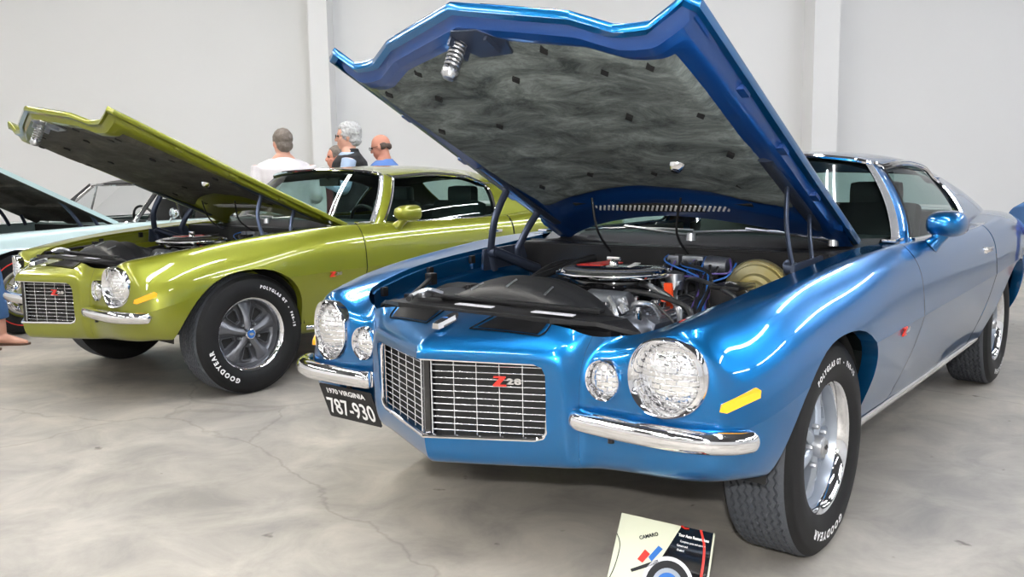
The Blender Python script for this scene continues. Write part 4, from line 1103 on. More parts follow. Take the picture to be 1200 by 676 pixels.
    for y in lin(-.76, .76, 21): G.append([(-.74, y, .86), (-.84, y, .905), (-1.02, y, .912), (-1.10, y, .895), (-1.12, y, .80), (-1.05, y, .70), (-1.0, y, .5)])
    add_grid(bm, G)
    ds = B2o('dashboard', bm, vinyl, root, sharp=50)
    bm = NB(); c = Vector((-1.27, .36, .82)); pts = []
    for i in range(32):
        a = 2 * PI * i / 32; pts.append(c + Vector((.07 * math.sin(a) * 1, .185 * math.cos(a), .172 * math.sin(a))))
    add_tube(bm, pts, .013, 8, 1, closed=True)
    for a in (0, PI, -PI / 2): add_tube(bm, [c + Vector((.02, 0, 0)), c + Vector((.07 * math.sin(a), .18 * math.cos(a), .17 * math.sin(a)))], .011, 6, 1)
    add_tube(bm, [c + Vector((.02, 0, 0)), (-1.05, .36, .74)], .025, 8, 1)
    B2o('steering_wheel', bm, M['vinyl'], root)
    for y in (.36, -.36): seat(root, -1.78, y, vinyl)
    bm = NB(); add_box(bm, (-2.42, 0, .50), (.45, 1.2, .2), bev=.05); add_box(bm, (-2.68, 0, .70), (.16, 1.2, .5), rot=None, bev=.05); B2o('rear_seat', bm, vinyl, root)
    bm = NB(); add_box(bm, (-1.75, 0, .28), (2.2, 1.5, .04)); add_box(bm, (-2.95, 0, .90), (.35, 1.25, .03)); add_box(bm, (-1.75, 0, .33), (1.8, .22, .12), bev=.04)
    for sd in (1, -1):
        add_box(bm, (-1.55, .80 * sd, .60), (1.35, .05, .56), bev=.015); add_box(bm, (-2.5, .72 * sd, .60), (.5, .06, .56), bev=.015)
    B2o('cabin_trim', bm, vinyl, root)
    bm = NB(); roof_skin(bm, .955, -.022, 40); both(bm); B2o('headliner', bm, M['vinyl'], root)
    bm = NB(); add_grid(bm, gh(lin(8.03, 10.97, 16), lin(-.03, .98, 8), .03)); add_grid(bm, gh(lin(3.15, 4.95, 6), lin(-.0, .98, 8), .028)); B2o('pillar_trim', both(bm), M['vinyl'], root)
    bm = NB(); add_tube(bm, [(-1.17, .0, 1.20), (-1.2, 0, 1.17)], .006, 6, 1); add_box(bm, (-1.21, 0, 1.155), (.02, .22, .055), bev=.008); B2o('rear_view_mirror', bm, M['vinyl'], root)
    # ---- underbody and wheel wells
    bm = NB(); add_box(bm, (-1.75, 0, .31), (3.2, 1.40, .05)); add_box(bm, (.10, 0, .44), (.70, 1.0, .06)); add_tube(bm, [(.0, -.7, .33), (0, .7, .33)], .04, 8, 1); add_tube(bm, [(-2.743, -.7, .33), (-2.743, .7, .33)], .05, 8, 1)
    for sd in (1, -1): add_tube(bm, [(.1, .35 * sd, .22), (-1.5, .30 * sd, .20), (-3.6, .45 * sd, .26)], .028, 8, 4)
    B2o('underbody', bm, M['flat_black'], root)
    for sd in (1, -1):
        for ax, r in ((.045, .40), (-2.743, .40)):
            bm = NB(); G = []
            for a in lin(.0, PI, 22): G.append([(ax + r * math.cos(a), y * sd, .34 + min(r * math.sin(a) * .93, .375)) for y in (.60, .75, .85)])
            add_grid(bm, G); 
            ring = [bm.verts.new((ax + r * math.cos(a), .60 * sd, .34 + min(r * math.sin(a) * .93, .375))) for a in lin(.0, PI, 22)]; bm.faces.new(ring)
            B2o('wheel_well', bm, M['flat_black'], root)
    # ---- engine bay
    for sd in (1, -1):
        bm = NB(); G = []
        for u in lin(7.0, 14.9, 60):
            p = BODY.grid([u], [10.0])[0, 0]; x, y, z = p
            G.append([(x, y, z), (x, y - .004, z - .016), (x - .0, y - .014, z - .018), (x, y - .018, z - .075), (x, y - .05, z - .082), (x, y - .075, z - .115), (x, y - .085, z - .24), (x, y - .10, z - .42)])
        G = [[(a, b * sd, c) for a, b, c in r] for r in G]
        add_grid(bm, G); io = B2o('inner_fender', bm, paint, root, sharp=35)
        bm = NB(); G = []     # black wheel tub bulging into the bay
        for a in lin(.05, PI - .05, 20): G.append([(.02 + .42 * math.cos(a), y * sd, .36 + .385 * math.sin(a)) for y in (.665, .60, .53)])
        add_grid(bm, G); ring = [bm.verts.new(r[-1]) for r in G]; bm.faces.new(ring); B2o('wheel_tub', bm, M['flat_black'], io)
        for bx in (.42, .12, -.15):
            bm = NB(); u = np.interp(-bx, [-.48, -.39, -.3, -.2, -.08, .08, .33], [7, 8, 9, 10, 11, 12, 13]); q = BODY.grid([u], [10.0])[0, 0]
            add_box(bm, (q[0], (q[1] - .028) * sd, q[2] - .03), (.026, .018, .034), bev=.005); B2o('rubber_bumper', bm, M['black'], io)
    bm = NB(); add_box(bm, (-.52, 0, .62), (.05, 1.36, .50)); add_box(bm, (-.555, .0, .85), (.10, 1.42, .05)); B2o('firewall', bm, M['black'], root, smooth=False)
    bm = NB(); add_prism(bm, [(.60, -.42), (.655, -.30), (.655, .30), (.60, .42), (.53, .52), (.47, .44), (.45, .30), (.45, -.30), (.47, -.44), (.53, -.52)], lambda x, y: (x, y, .752 - .03 * max(0, abs(y) - .4) / .1), lambda x, y: (x, y, .764 - .03 * max(0, abs(y) - .4) / .1))
    add_box(bm, (.55, 0, .55), (.05, .90, .40)); add_box(bm, (.49, 0, .770), (.03, .74, .012), bev=.004)
    rs = B2o('radiator_support', bm, M['black'], root, smooth=False)
    for y in (-.045, .255):
        bm = NB(); add_prism(bm, [(.560, y - .075), (.590, y - .07), (.590, y + .08), (.560, y + .07)], lambda a, b: (a, b, .7645), lambda a, b: (a, b, .7665)); B2o('label_sticker', bm, M['sticker'], rs, smooth=False)
    bm = NB(); add_tube(bm, [(.604, -.304, .770), (.20, -.595, .778)], .009, 8, 1); add_box(bm, (.19, -.60, .778), (.035, .035, .045), bev=.006); B2o('hood_prop_stop', bm, M['black'], rs)
    bm = NB(); add_tube(bm, [(.56, -.34, .77), (.52, -.30, .79), (.48, -.27, .775)], .010, 6, 4); add_tube(bm, [(.56, -.28, .775), (.48, -.35, .785)], .006, 6, 1); add_box(bm, (.52, -.31, .775), (.06, .025, .015)); B2o('hood_latch_catch', bm, M['satin'], rs)
    # radiator and shroud
    bm = NB(); add_box(bm, (.46, 0, .58), (.06, .70, .34), bev=.01); add_lathe(bm, [(.0, .02), (.024, .018), (.026, .0)], 14, 'Z', (.46, -.26, .755)); B2o('radiator', bm, M['black'], root)
    bm = NB(); G = []
    for a in lin(.02 * PI, .98 * PI, 36):
        c, s = math.cos(a), math.sin(a)
        G.append([(x, -.02 + a * c, .60 + b * s) for x, a, b in ((.455, .05, .02), (.455, .36, .150), (.45, .40, .185), (.44, .395, .205), (.40, .375, .222), (.37, .365, .228), (.36, .366, .236), (.335, .362, .238), (.33, .350, .226), (.28, .335, .218), (.27, .338, .226), (.255, .335, .226), (.25, .31, .205))])
    add_grid(bm, G); sh = B2o('fan_shroud', bm, M['hose'], root, sharp=50)
    for a in (1.2, 1.6, 2.0):
        bm = NB(); add_tube(bm, [(.435, -.02 + .392 * math.cos(a), .60 + .209 * math.sin(a)), (.38, -.02 + .37 * math.cos(a), .60 + .228 * math.sin(a))], .004, 6, 1); B2o('shroud_rib', bm, M['satin'], sh)
    bm = NB()
    for i in range(7):
        a = 2 * PI * i / 7; bm2 = add_box(bm, (0, 0, .13), (.012, .085, .20), rot=Matrix.Rotation(.5, 3, 'Z'))
        bmesh.ops.rotate(bm, cent=(0, 0, 0), matrix=Matrix.Rotation(a, 3, 'X'), verts=bm2); bmesh.ops.translate(bm, vec=(.31, 0, .56), verts=bm2)
    add_lathe(bm, [(.06, -.05), (.06, .02), (0, .03)], 18, 'X', (.31, 0, .56)); B2o('cooling_fan', bm, M['satin'], root)
    # engine
    en = empty('engine', parent=root)
    bm = NB(); add_box(bm, (-.15, 0, .48), (.62, .42, .36), bev=.03); add_box(bm, (-.14, 0, .67), (.45, .20, .10), bev=.02)
    for sd in (1, -1): add_box(bm, (-.15, .24 * sd, .58), (.56, .14, .12), rot=Matrix.Rotation(.5 * -sd, 3, 'X'), bev=.02)
    B2o('engine_block', bm, M['dark_alu'], en)
    for sd in (1, -1):
        bm = NB(); add_box(bm, (0, 0, 0), (.52, .125, .10), bev=.024)
        for i in range(7): add_box(bm, (.0, -.045 + i * .015, .052), (.44, .005, .006))
        for x in (-.22, .22): add_lathe(bm, [(.010, .03), (.010, .055), (0, .058)], 6, 'Z', (x, 0, 0))
        bmesh.ops.rotate(bm, cent=(0, 0, 0), matrix=Matrix.Rotation(-.42 * sd, 3, 'X'), verts=bm.verts[:]); bmesh.ops.translate(bm, vec=(-.12, .275 * sd, .662), verts=bm.verts[:])
        B2o('valve_cover', bm, M['alu'], en)
        bm = NB(); add_lathe(bm, [(.026, 0), (.028, .02), (.020, .026), (0, .028)], 16, 'Z', (-.02 - .1 * (sd < 0), .27 * sd, .712)); B2o('oil_filler_cap', bm, M['chrome'], en)
        bm = NB()
        for i in range(4): add_tube(bm, [(.05 - i * .13, .20 * sd, .70), (.07 - i * .13, .30 * sd, .735), (.04 - i * .13, .39 * sd, .64), (.03 - i * .13, .40 * sd, .56)], .0045, 6, 6)
        B2o('spark_plug_lead', bm, M['hose'], en)
    # air cleaner: open-element, chrome lid with a dark centre and wing nut
    ac = (-.135, .02, .0)
    bm = NB(); add_lathe(bm, [(.150, .745), (.160, .750), (.163, .758), (.163, .795), (.160, .800)], 64, 'Z', ac); B2o('air_filter', bm, M['gloss_black'], en)
    bm = NB(); add_lathe(bm, [(.205, .797), (.212, .800), (.2145, .808), (.213, .815), (.205, .817), (.200, .812), (.196, .818), (.190, .823), (.150, .829), (.100, .831)], 72, 'Z', ac)
    add_lathe(bm, [(.06, .72), (.150, .735), (.205, .742), (.212, .748), (.2145, .755), (.212, .762), (.20, .762)], 72, 'Z', ac); B2o('air_cleaner_lid', bm, M['chrome'], en)
    bm = NB(); add_lathe(bm, [(.190, .8235), (.186, .8252), (.152, .8302), (.146, .8306)], 72, 'Z', ac); B2o('lid_ring', bm, M['bright_trim'], en)
    bm = NB(); add_lathe(bm, [(.146, .8300), (.143, .8325), (.06, .834), (0, .8345)], 64, 'Z', ac); B2o('lid_center', bm, M['gloss_black'], en)
    bm = NB(); add_prism(bm, [(-.12, -.10), (.06, -.125), (.05, -.03), (-.09, -.015)], lambda a, b: (ac[0] + a, ac[1] + b, .834), lambda a, b: (ac[0] + a, ac[1] + b, .8362)); B2o('lid_decal', bm, M['red'], en, smooth=False)
    bm = NB(); add_prism(bm, [(-.10, .03), (.04, .08), (.05, .10), (-.10, .055)], lambda a, b: (ac[0] + a, ac[1] + b, .834), lambda a, b: (ac[0] + a, ac[1] + b, .8362)); B2o('lid_lettering', bm, M['white'], en, smooth=False)
    bm = NB(); add_lathe(bm, [(.018, .833), (.016, .846), (.008, .856), (0, .858)], 14, 'Z', ac); add_box(bm, (ac[0], ac[1], .858), (.012, .055, .014), bev=.004); B2o('wing_nut', bm, M['chrome'], en)
    bm = NB(); add_tube(bm, [(.42, -.10, .68), (.36, -.06, .755), (.26, .0, .775), (.15, .06, .745), (.10, .09, .69)], .030, 12, 6); B2o('radiator_hose', bm, M['hose'], en)
    bm = NB(); add_tube(bm, [(.10, .08, .67), (.06, .06, .71), (.02, .04, .70)], .036, 12, 5); add_lathe(bm, [(.05, -.02), (.052, .02), (.03, .03), (0, .032)], 16, 'Z', (.06, .07, .70)); B2o('thermostat_housing', bm, M['alu'], en)
    # alternator bottle, brackets, upper canister
    bm = NB(); add_lathe(bm, [(0, -.085), (.055, -.08), (.062, -.06), (.062, .05), (.05, .065), (.02, .075), (.0, .075)], 24, 'X', (.20, .275, .650)); 
    for i in range(8): a = 2 * PI * i / 8; add_box(bm, (.275, .275 + .035 * math.cos(a), .65 + .035 * math.sin(a)), (.012, .012, .012))
    B2o('alternator', bm, M['alu'], en)
    bm = NB(); add_lathe(bm, [(.025, -.015), (.042, -.013), (.030, 0), (.042, .013), (.025, .015)], 20, 'X', (.30, .275, .650)); add_lathe(bm, [(.05, -.02), (.072, -.016), (.06, 0), (.072, .016), (.05, .02)], 24, 'X', (.26, .0, .56)); B2o('pulley', bm, M['chrome'], en)
    bm = NB(); pts = []
    for i in range(40):
        a = 2 * PI * i / 40; cxx = .275 if math.cos(a) > 0 else 0; pts.append((.29, cxx * (.5 + .5 * math.cos(a)) + .06 * math.cos(a), .56 + .09 * (.5 + .5 * math.cos(a)) + .065 * math.sin(a)))
    add_tube(bm, pts, .007, 6, 1, closed=True); B2o('fan_belt', bm, M['hose'], en)
    bm = NB(); add_lathe(bm, [(0, -.08), (.040, -.078), (.044, -.07), (.044, .07), (.038, .078), (0, .08)], 22, 'Y', (.13, .165, .735)); B2o('canister', bm, M['dark_alu'], en)
    bm = NB(); add_tube(bm, [(.13, .25, .72), (.15, .28, .745), (.12, .32, .74), (.08, .33, .70)], .008, 8, 5); B2o('fuel_pipe', bm, M['silver'], en)
    bm = NB(); add_tube(bm, [(.18, .20, .76), (.22, .24, .74), (.24, .26, .71)], .010, 8, 4); B2o('fuel_pipe', bm, M['silver'], en); bm = NB()
    for q in [(.17, .245, .75), (.20, .22, .72), (.21, .27, .735), (.15, .09, .745), (.17, .07, .73)]: add_box(bm, q, (.022, .022, .03), rot=Matrix.Rotation(random.random(), 3, 'X'), bev=.005)
    B2o('engine_fittings', bm, M['silver'], en)
    bm = NB(); add_box(bm, (-.052, .292, .748), (.012, .030, .09), rot=Matrix.Rotation(.12, 3, 'Y'), bev=.003); B2o('warning_tag', bm, M['orange_red'], en)
    bm = NB(); add_lathe(bm, [(.02, -.04), (.034, -.038), (.034, .02), (.0, .03)], 18, 'Z', (-.20, .235, .79)); B2o('coil', bm, M['satin'], en)
    rn = random.Random(5)
    for i in range(7):
        bm = NB(); xa, ya = -.42 + .5 * rn.random(), -.20 + .45 * rn.random(); xb, yb = xa + .25 * rn.random(), ya + .22 * rn.random() + .05
        add_tube(bm, [(xa, ya, .70), (xa + .03, ya + .03, .765 + .02 * rn.random()), (xb, yb, .75), (xb + .02, yb + .03, .67)], .006 + .005 * rn.random(), 8, 6); B2o('vacuum_hose', bm, M['hose'] if i % 3 else M['satin'], en)
    for i in range(9):
        bm = NB(); px_, py_ = -.05 + .30 * rn.random(), .10 + .24 * rn.random(); add_lathe(bm, [(.0, .022), (.010, .021), (.012, .012), (.009, .008), (.014, .004), (.014, -.03)], 10, 'Z', (px_, py_, .715 + .02 * rn.random())); B2o('bolt_head', bm, M['chrome'], en)
    # brake booster, master cylinder, wiper motor, wiring
    bb = empty('brake_booster', parent=root); bo_ = (-.43, .455, .722)
    bm = NB(); add_lathe(bm, [(.0, .082), (.03, .082), (.034, .060), (.050, .058), (.056, .044), (.072, .042), (.080, .030), (.108, .028), (.112, .020), (.113, .012), (.121, .012), (.126, .018), (.130, .012), (.130, .0), (.124, -.004), (.112, -.02), (.08, -.06), (0, -.065)], 48, 'X', bo_); B2o('booster_shell', bm, M['gold'], bb)
    bm = NB(); add_box(bm, (bo_[0] + .18, bo_[1] - .02, bo_[2] + .0), (.16, .10, .085), bev=.015); add_box(bm, (bo_[0] + .18, bo_[1] - .02, bo_[2] + .048), (.15, .11, .016), bev=.006); B2o('master_cylinder', bm, M['black'], bb)
    bm = NB(); add_tube(bm, [(bo_[0] + .18, bo_[1] - .075, bo_[2] + .03), (bo_[0] + .18, bo_[1] - .03, bo_[2] + .062), (bo_[0] + .18, bo_[1] + .035, bo_[2] + .03)], .003, 6, 4); add_tube(bm, [(bo_[0] + .26, bo_[1] - .01, bo_[2] - .02), (bo_[0] + .33, bo_[1] + .03, bo_[2] - .06), (bo_[0] + .30, bo_[1] + .04, bo_[2] - .2)], .006, 6, 5); add_lathe(bm, [(0, .06), (.035, .055), (.045, .03), (.045, -.06)], 18, 'Y', (-.20, .36, .66)); B2o('brake_fittings', bm, M['silver'], bb)
    bm = NB(); add_box(bm, (-.47, .10, .83), (.06, .05, .04), bev=.008); add_box(bm, (-.47, .18, .835), (.05, .09, .03), bev=.008); add_lathe(bm, [(0, .05), (.035, .045), (.038, -.04), (0, -.045)], 18, 'Y', (-.46, .28, .815)); B2o('wiper_motor', bm, M['alu'], root)
    rnd = random.Random(11); ws_ = [(M['hose'], 10, .0065), (M['wire_blue'], 6, .0035), (M['wire_purple'], 4, .0035)]
    for mt, cnt, rr in ws_:
        bm = NB()
        for i in range(cnt):
            y0 = .06 + .30 * rnd.random()
            add_tube(bm, [(-.47, y0, .82 + .03 * rnd.random()), (-.40 + .05 * rnd.random(), y0 + .05 * rnd.random(), .83 - .05 * rnd.random()), (-.28, .28 + .06 * rnd.random(), .74 + .06 * rnd.random()), (-.12 + .1 * rnd.random(), .36 + .05 * rnd.random(), .68), (.05 + .1 * rnd.random(), .40 + .04 * rnd.random(), .58)], rr, 6, 6)
        B2o('wiring_harness', bm, mt, root)
    bm = NB(); add_tube(bm, [(-.50, -.30, .82), (-.40, -.34, .80), (-.15, -.36, .76), (.10, -.38, .72), (.30, -.30, .66)], .014, 10, 6); add_tube(bm, [(-.50, -.38, .80), (-.35, -.42, .79), (-.1, -.44, .70), (.15, -.44, .62)], .012, 10, 6); B2o('heater_hose', bm, M['hose'], root)
    bm = NB(); add_box(bm, (.26, -.47, .63), (.26, .17, .19), bev=.012); add_box(bm, (.26, -.47, .735), (.25, .165, .02), bev=.006)
    for x in (.18, .34): add_lathe(bm, [(.011, .74), (.010, .765), (0, .766)], 12, 'Z', (x, -.42, 0))
    B2o('battery', bm, M['black'], root)
    # ---- hood hinges: bracket, two bowed arms and a coil tube each side
    a_ = math.radians(hood_a); ca, sa = math.cos(a_), math.sin(a_)
    def hw(a, y, n): return Vector((hood_o[0] + a * ca - n * sa, y, hood_o[1] + a * sa + n * ca))
    for sd in (1, -1):
        hg = empty('hood_hinge', parent=root)
        q1 = hw(.60, .605 * sd, -.055); q2 = hw(.36, .605 * sd, -.055)
        b1 = Vector((-.24, .655 * sd, .835)); b2 = Vector((-.42, .655 * sd, .84))
        for q, b, bow in ((q1, b1, .035), (q2, b2, .012)):
            bm = NB(); mid = q.lerp(b, .5) + Vector((bow, 0, .0)); add_tube(bm, [q, q.lerp(b, .3) + Vector((bow * .8, 0, 0)), mid, q.lerp(b, .8) + Vector((bow * .6, 0, 0)), b, b + Vector((-.02, 0, -.07))], .014, 8, 6, flat=(.55, 1.25)); B2o('hinge_arm', bm, M['hinge'], hg)
        bm = NB(); add_prism(bm, [(-.20, .86), (-.47, .87), (-.50, .80), (-.42, .68), (-.30, .66), (-.19, .78)], lambda x, z: (x, .672 * sd, z), lambda x, z: (x, .660 * sd, z)); B2o('hinge_bracket', bm, M['hinge'], hg, smooth=False)
        bm = NB(); add_tube(bm, [(-.235, .640 * sd, .855), (-.36, .60 * sd, .80), (-.47, .585 * sd, .76)], [.020, .022, .024], 12, 4); add_lathe(bm, [(0, -.02), (.02, -.018), (.02, .018), (0, .02)], 14, 'Y', (-.24, .645 * sd, .845)); B2o('hinge_spring', bm, M['hinge'], hg)
        bm = NB(); add_tube(bm, [hw(.22, .60 * sd, -.05), hw(.45, .60 * sd, -.056), hw(.80, .60 * sd, -.056)], .022, 8, 2, flat=(1.3, .5)); B2o('hinge_plate', bm, M['hinge'], hg)
    for y, dx in ((-.24, .02), (.16, -.02)):
        bm = NB(); q = hw(.50, y, -.055); add_tube(bm, [q, q.lerp(Vector((-.50, y - .02, .845)), .5) + Vector((.03, dx, -.02)), (-.50, y + dx, .845)], .005, 6, 6); B2o('washer_hose', bm, M['black'], root)
    hd = build_hood(root, paint, pad, hood_a, hood_o, inner)
    # ---- wheels
    for sd in (1, -1):
        fx, fy = (-.08, .70) if detail and sd < 0 else (0, .765)
        wheel(root, (fx, fy * sd, .330), sd, wstyle, spins[0], steer)
        wheel(root, (-2.743, .765 * sd, .330), sd, wstyle, spins[1])
    return root, hd
WS_DARK = dict(rim=M['gunmetal'], spoke=M['gunmetal'], frame=M['gunmetal'], cap='blue')
WS_LIGHT = dict(rim=M['argent'], spoke=M['argent'], frame=M['argent'], cap='grey')
M['dark_blue_inner'] = mat('dark shaded blue inner paint', (0.003, 0.045, 0.20), 0.3, 0.3, 0.6); M['dark_blue_inner'].name = 'dark shaded blue inner paint'  # body blue darkened: shade under the raised hood is painted into this colour
M['green_inner'] = mat('green inner panel paint', (0.20, 0.22, 0.012), 0.35, 0.2, 0.5)
car_b, hood_b = make_coupe('coupe', (.2768, 3.0863, -2.24409), 'blue metallic muscle coupe nearest the camera with its hood raised', 'car', M['blue'], M['dark_blue_inner'], M['pad'], 25.9, (-.86, .905), M['vinyl'], WS_LIGHT, True, 0.0, (math.radians(45), 1.0))
car_g, hood_g = make_coupe('coupe', (-2.08058, 5.27684, -2.29503), 'citrus green muscle coupe with raised hood parked behind the blue one', 'car', M['green'], M['green_inner'], M['pad_brown'], 23.5, (-.84, .90), M['green_vinyl'], WS_DARK, False, 0.0, (0.0, 2.0))

# ---------------------------------------------------------------- the pale aqua sixties car behind the green one
def build_third():
    root = empty('hardtop_car', (-4.47, 7.39, 0), -2.15, 'pale aqua sixties car with dark roof parked beyond the green car', 'car')
    rows = []   # columns: x ; each with profile from sill to hood edge
    def colm(x, w, top, nose=0): return [(x, w * .80, .22), (x, w * .93, .24), (x, w * .985, .34), (x, w, .46), (x, w * .995, .60), (x, w * .97, .70), (x, w * .93, top - .02), (x, w * .87, top + .004), (x, w * .74, top - .004)]
    colsx = [[(.95, 0, .34), (1.0, 0, .36), (1.02, 0, .42), (1.02, 0, .50), (1.02, 0, .60), (1.0, 0, .68), (.97, 0, .74), (.92, 0, .765), (.84, 0, .77)], [(.94, .4, .34), (.99, .4, .36), (1.01, .4, .42), (1.01, .4, .5), (1.01, .4, .60), (1.0, .4, .68), (.97, .4, .74), (.92, .4, .765), (.84, .4, .77)],
             [(.86, .66, .33), (.92, .72, .35), (.95, .75, .42), (.96, .76, .5), (.96, .76, .6), (.95, .74, .68), (.92, .70, .745), (.86, .67, .77), (.78, .62, .77)], colm(.72, .87, .775), colm(.45, .895, .785), colm(0, .905, .80), colm(-.5, .91, .815), colm(-1.0, .91, .825), colm(-1.8, .91, .83), colm(-2.7, .905, .835), colm(-3.3, .87, .83), [(-3.6, .6, .3), (-3.7, .62, .33), (-3.74, .64, .4), (-3.75, .65, .5), (-3.75, .65, .6), (-3.74, .64, .7), (-3.7, .6, .79), (-3.64, .55, .82), (-3.55, .5, .82)], [(-3.62, 0, .3), (-3.72, 0, .33), (-3.76, 0, .4), (-3.78, 0, .5), (-3.78, 0, .6), (-3.77, 0, .7), (-3.73, 0, .79), (-3.66, 0, .82), (-3.56, 0, .82)]]
    S = Surf(np.array(colsx).transpose(1, 0, 2)); bm = NB(); add_grid(bm, S.grid(lin(0, 12, 121), lin(0, 8, 41)), flip=True)
    arch = [(-.40, .05), (-.40, .33), (-.36, .50), (-.26, .61), (-.12, .665), (.06, .67), (.22, .63), (.34, .52), (.39, .36), (.39, .05)]
    for ox in (.17, -2.72): clip_hole(bm, [(x + ox, z) for x, z in arch], 0, 2, lambda c: abs(c.x - ox) < .6 and c.z < .7 and c.y > .4)
    flange(bm, lambda c: c.z < .68 and c.y > .7 and c.z > .30 and (abs(c.x - .17) < .45 or abs(c.x + 2.72) < .45), (0, -.05, 0))
    B2o('body', both(bm), M['aqua'], root)
    # deck, hood (raised), bay
    bm = NB(); add_grid(bm, [[(x, y, .825) for y in lin(-.68, .68, 5)] for x in (-2.3, -3.55)]); add_box(bm, (-.95, 0, .80), (.30, 1.34, .03)); B2o('trunk_lid', bm, M['aqua'], root)
    bm = NB(); add_box(bm, (-1.3, 0, .35), (4.2, 1.4, .14)); add_box(bm, (0, 0, .55), (.5, .45, .3), bev=.03); add_box(bm, (-.78, 0, .6), (.04, 1.3, .4)); B2o('chassis', bm, M['flat_black'], root)
    a = D(26); bm = NB(); G = []
    for s in lin(0, 1.45, 20): G.append([(-.80 + s * math.cos(a) - n * math.sin(a), y, .835 + s * math.sin(a) + n * math.cos(a)) for y, n in [(-.66, -.035), (-.665, 0), (-.4, .012), (-.12, .018), (-.08, .035), (.08, .035), (.12, .018), (.4, .012), (.665, 0), (.66, -.035)]])
    add_grid(bm, G); ho = B2o('hood', bm, M['aqua'], root)
    bm = NB(); G = []
    for s in lin(.03, 1.42, 20): G.append([(-.80 + s * math.cos(a) - n * math.sin(a), y, .835 + s * math.sin(a) + n * math.cos(a)) for y, n in [(-.655, -.033), (-.6, -.045), (-.55, -.02), (-.1, -.018), (-.06, -.04), (.06, -.04), (.1, -.018), (.55, -.02), (.6, -.045), (.655, -.033)]])
    add_grid(bm, G)
    for q in (.4, .8, 1.2): add_box(bm, (-.80 + q * math.cos(a) + .03 * math.sin(a), 0, .835 + q * math.sin(a) - .03 * math.cos(a)), (.06, 1.2, .03), rot=Matrix.Rotation(-a, 3, 'Y'))
    B2o('hood_liner', bm, M['pad_brown'], ho)
    for sd in (1, -1):
        bm = NB(); add_tube(bm, [(-.50, .60 * sd, .80), (-.42, .58 * sd, .93), (-.32, .58 * sd, 1.04)], .016, 6, 3); add_tube(bm, [(-.65, .60 * sd, .80), (-.60, .58 * sd, .90)], .016, 6, 1); B2o('hood_hinge', bm, M['hinge'], root)
    # windshield with chrome frame, vent windows, dark roof
    wb = [(-.93, -.70), (-.86, -.5), (-.82, 0), (-.86, .5), (-.93, .70)]; wt = [(-1.32, -.58), (-1.28, -.42), (-1.26, 0), (-1.28, .42), (-1.32, .58)]
    zt = 1.165
    bm = NB(); G = []
    for t in lin(0, 1, 6): G.append([(x0 * (1 - t) + x1 * t, y0 * (1 - t) + y1 * t, .825 + (zt - .825) * t) for (x0, y0), (x1, y1) in zip(wb, wt)])
    add_grid(bm, G); ws = B2o('windshield', bm, M['clear'], root)
    bm = NB(); add_tube(bm, [(x, y, .825) for x, y in wb], .012, 6, 5); add_tube(bm, [(x, y, zt) for x, y in wt], .016, 6, 5)
    for i in (0, 4): add_tube(bm, [(wb[i][0], wb[i][1], .825), (wt[i][0], wt[i][1], zt)], .022, 8, 1)
    B2o('windshield_frame', bm, M['chrome'], ws)
    for sd in (1, -1):
        bm = NB(); add_tube(bm, [(-1.02, .76 * sd, .83), (-1.36, .61 * sd, zt - .01)], .014, 8, 1); add_tube(bm, [(-1.38, .75 * sd, .83), (-1.40, .61 * sd, zt - .01)], .011, 6, 1); add_tube(bm, [(-1.02, .76 * sd, .833), (-2.3, .78 * sd, .838)], .009, 6, 1); vo = B2o('vent_frame', bm, M['chrome'], root)
        bm = NB(); bm.faces.new([bm.verts.new(p) for p in [(-1.03, .76 * sd, .83), (-1.38, .75 * sd, .83), (-1.40, .61 * sd, zt - .02), (-1.36, .61 * sd, zt - .02)]]); B2o('vent_glass', bm, M['clear'], vo, smooth=False)
        bm = NB(); add_tube(bm, [(-1.18, .86 * sd, .83), (-1.18, .90 * sd, .88)], .010, 6, 1); add_lathe(bm, [(0, .02), (.045, .015), (.05, 0), (.03, -.04), (0, -.06)], 18, 'X', (-1.18, .92 * sd, .90)); B2o('door_mirror', bm, M['chrome'], root)
    bm = NB(); G = []
    for x, k, z in [(-1.27, 1, zt + .012), (-1.31, 1.02, zt + .028), (-1.5, 1.03, zt + .055), (-1.9, 1.04, zt + .06), (-2.15, 1.05, zt + .035), (-2.2, 1.05, zt + .02)]:
        G.append([(x - .06 * abs(y) * (x > -1.35), y * k, z - .03 * (abs(y) / .6) ** 2.5) for y in lin(-.60, .60, 13)])
    add_grid(bm, G); ro = B2o('roof', bm, M['vinyl'], root)
    bm = NB(); add_grid(bm, [[(x, y * k, z) for y in lin(-.60, .60, 9)] for x, k, z in ((-2.2, 1.03, zt + .015), (-2.45, 1.08, zt - .14), (-2.62, 1.12, .83))]); B2o('rear_window', bm, M['clear'], root)
    for sd in (1, -1):
        bm = NB(); add_tube(bm, [(-2.2, .62 * sd, zt), (-2.45, .66 * sd, zt - .15), (-2.62, .69 * sd, .83)], .03, 8, 3); B2o('rear_pillar', bm, M['vinyl'], ro)
    bm = NB(); add_box(bm, (-1.02, 0, .79), (.22, 1.3, .10), bev=.03)
    pts = [(-1.30 + .05 * math.sin(t), .33 + .18 * math.cos(t), .80 + .16 * math.sin(t)) for t in lin(0, 2 * PI, 25)[:-1]]; add_tube(bm, pts, .012, 6, 1, closed=True); add_tube(bm, [(-1.30, .33, .8), (-1.05, .33, .75)], .02, 6, 1); B2o('dashboard', bm, M['vinyl'], root)
    for y in (.33, -.33): seat(root, -1.75, y, M['vinyl'])
    bm = NB(); add_tube(bm, [(-.72, -.78, .81), (-.75, -.78, 1.25)], .004, 5, 1); B2o('radio_antenna', bm, M['satin'], root)
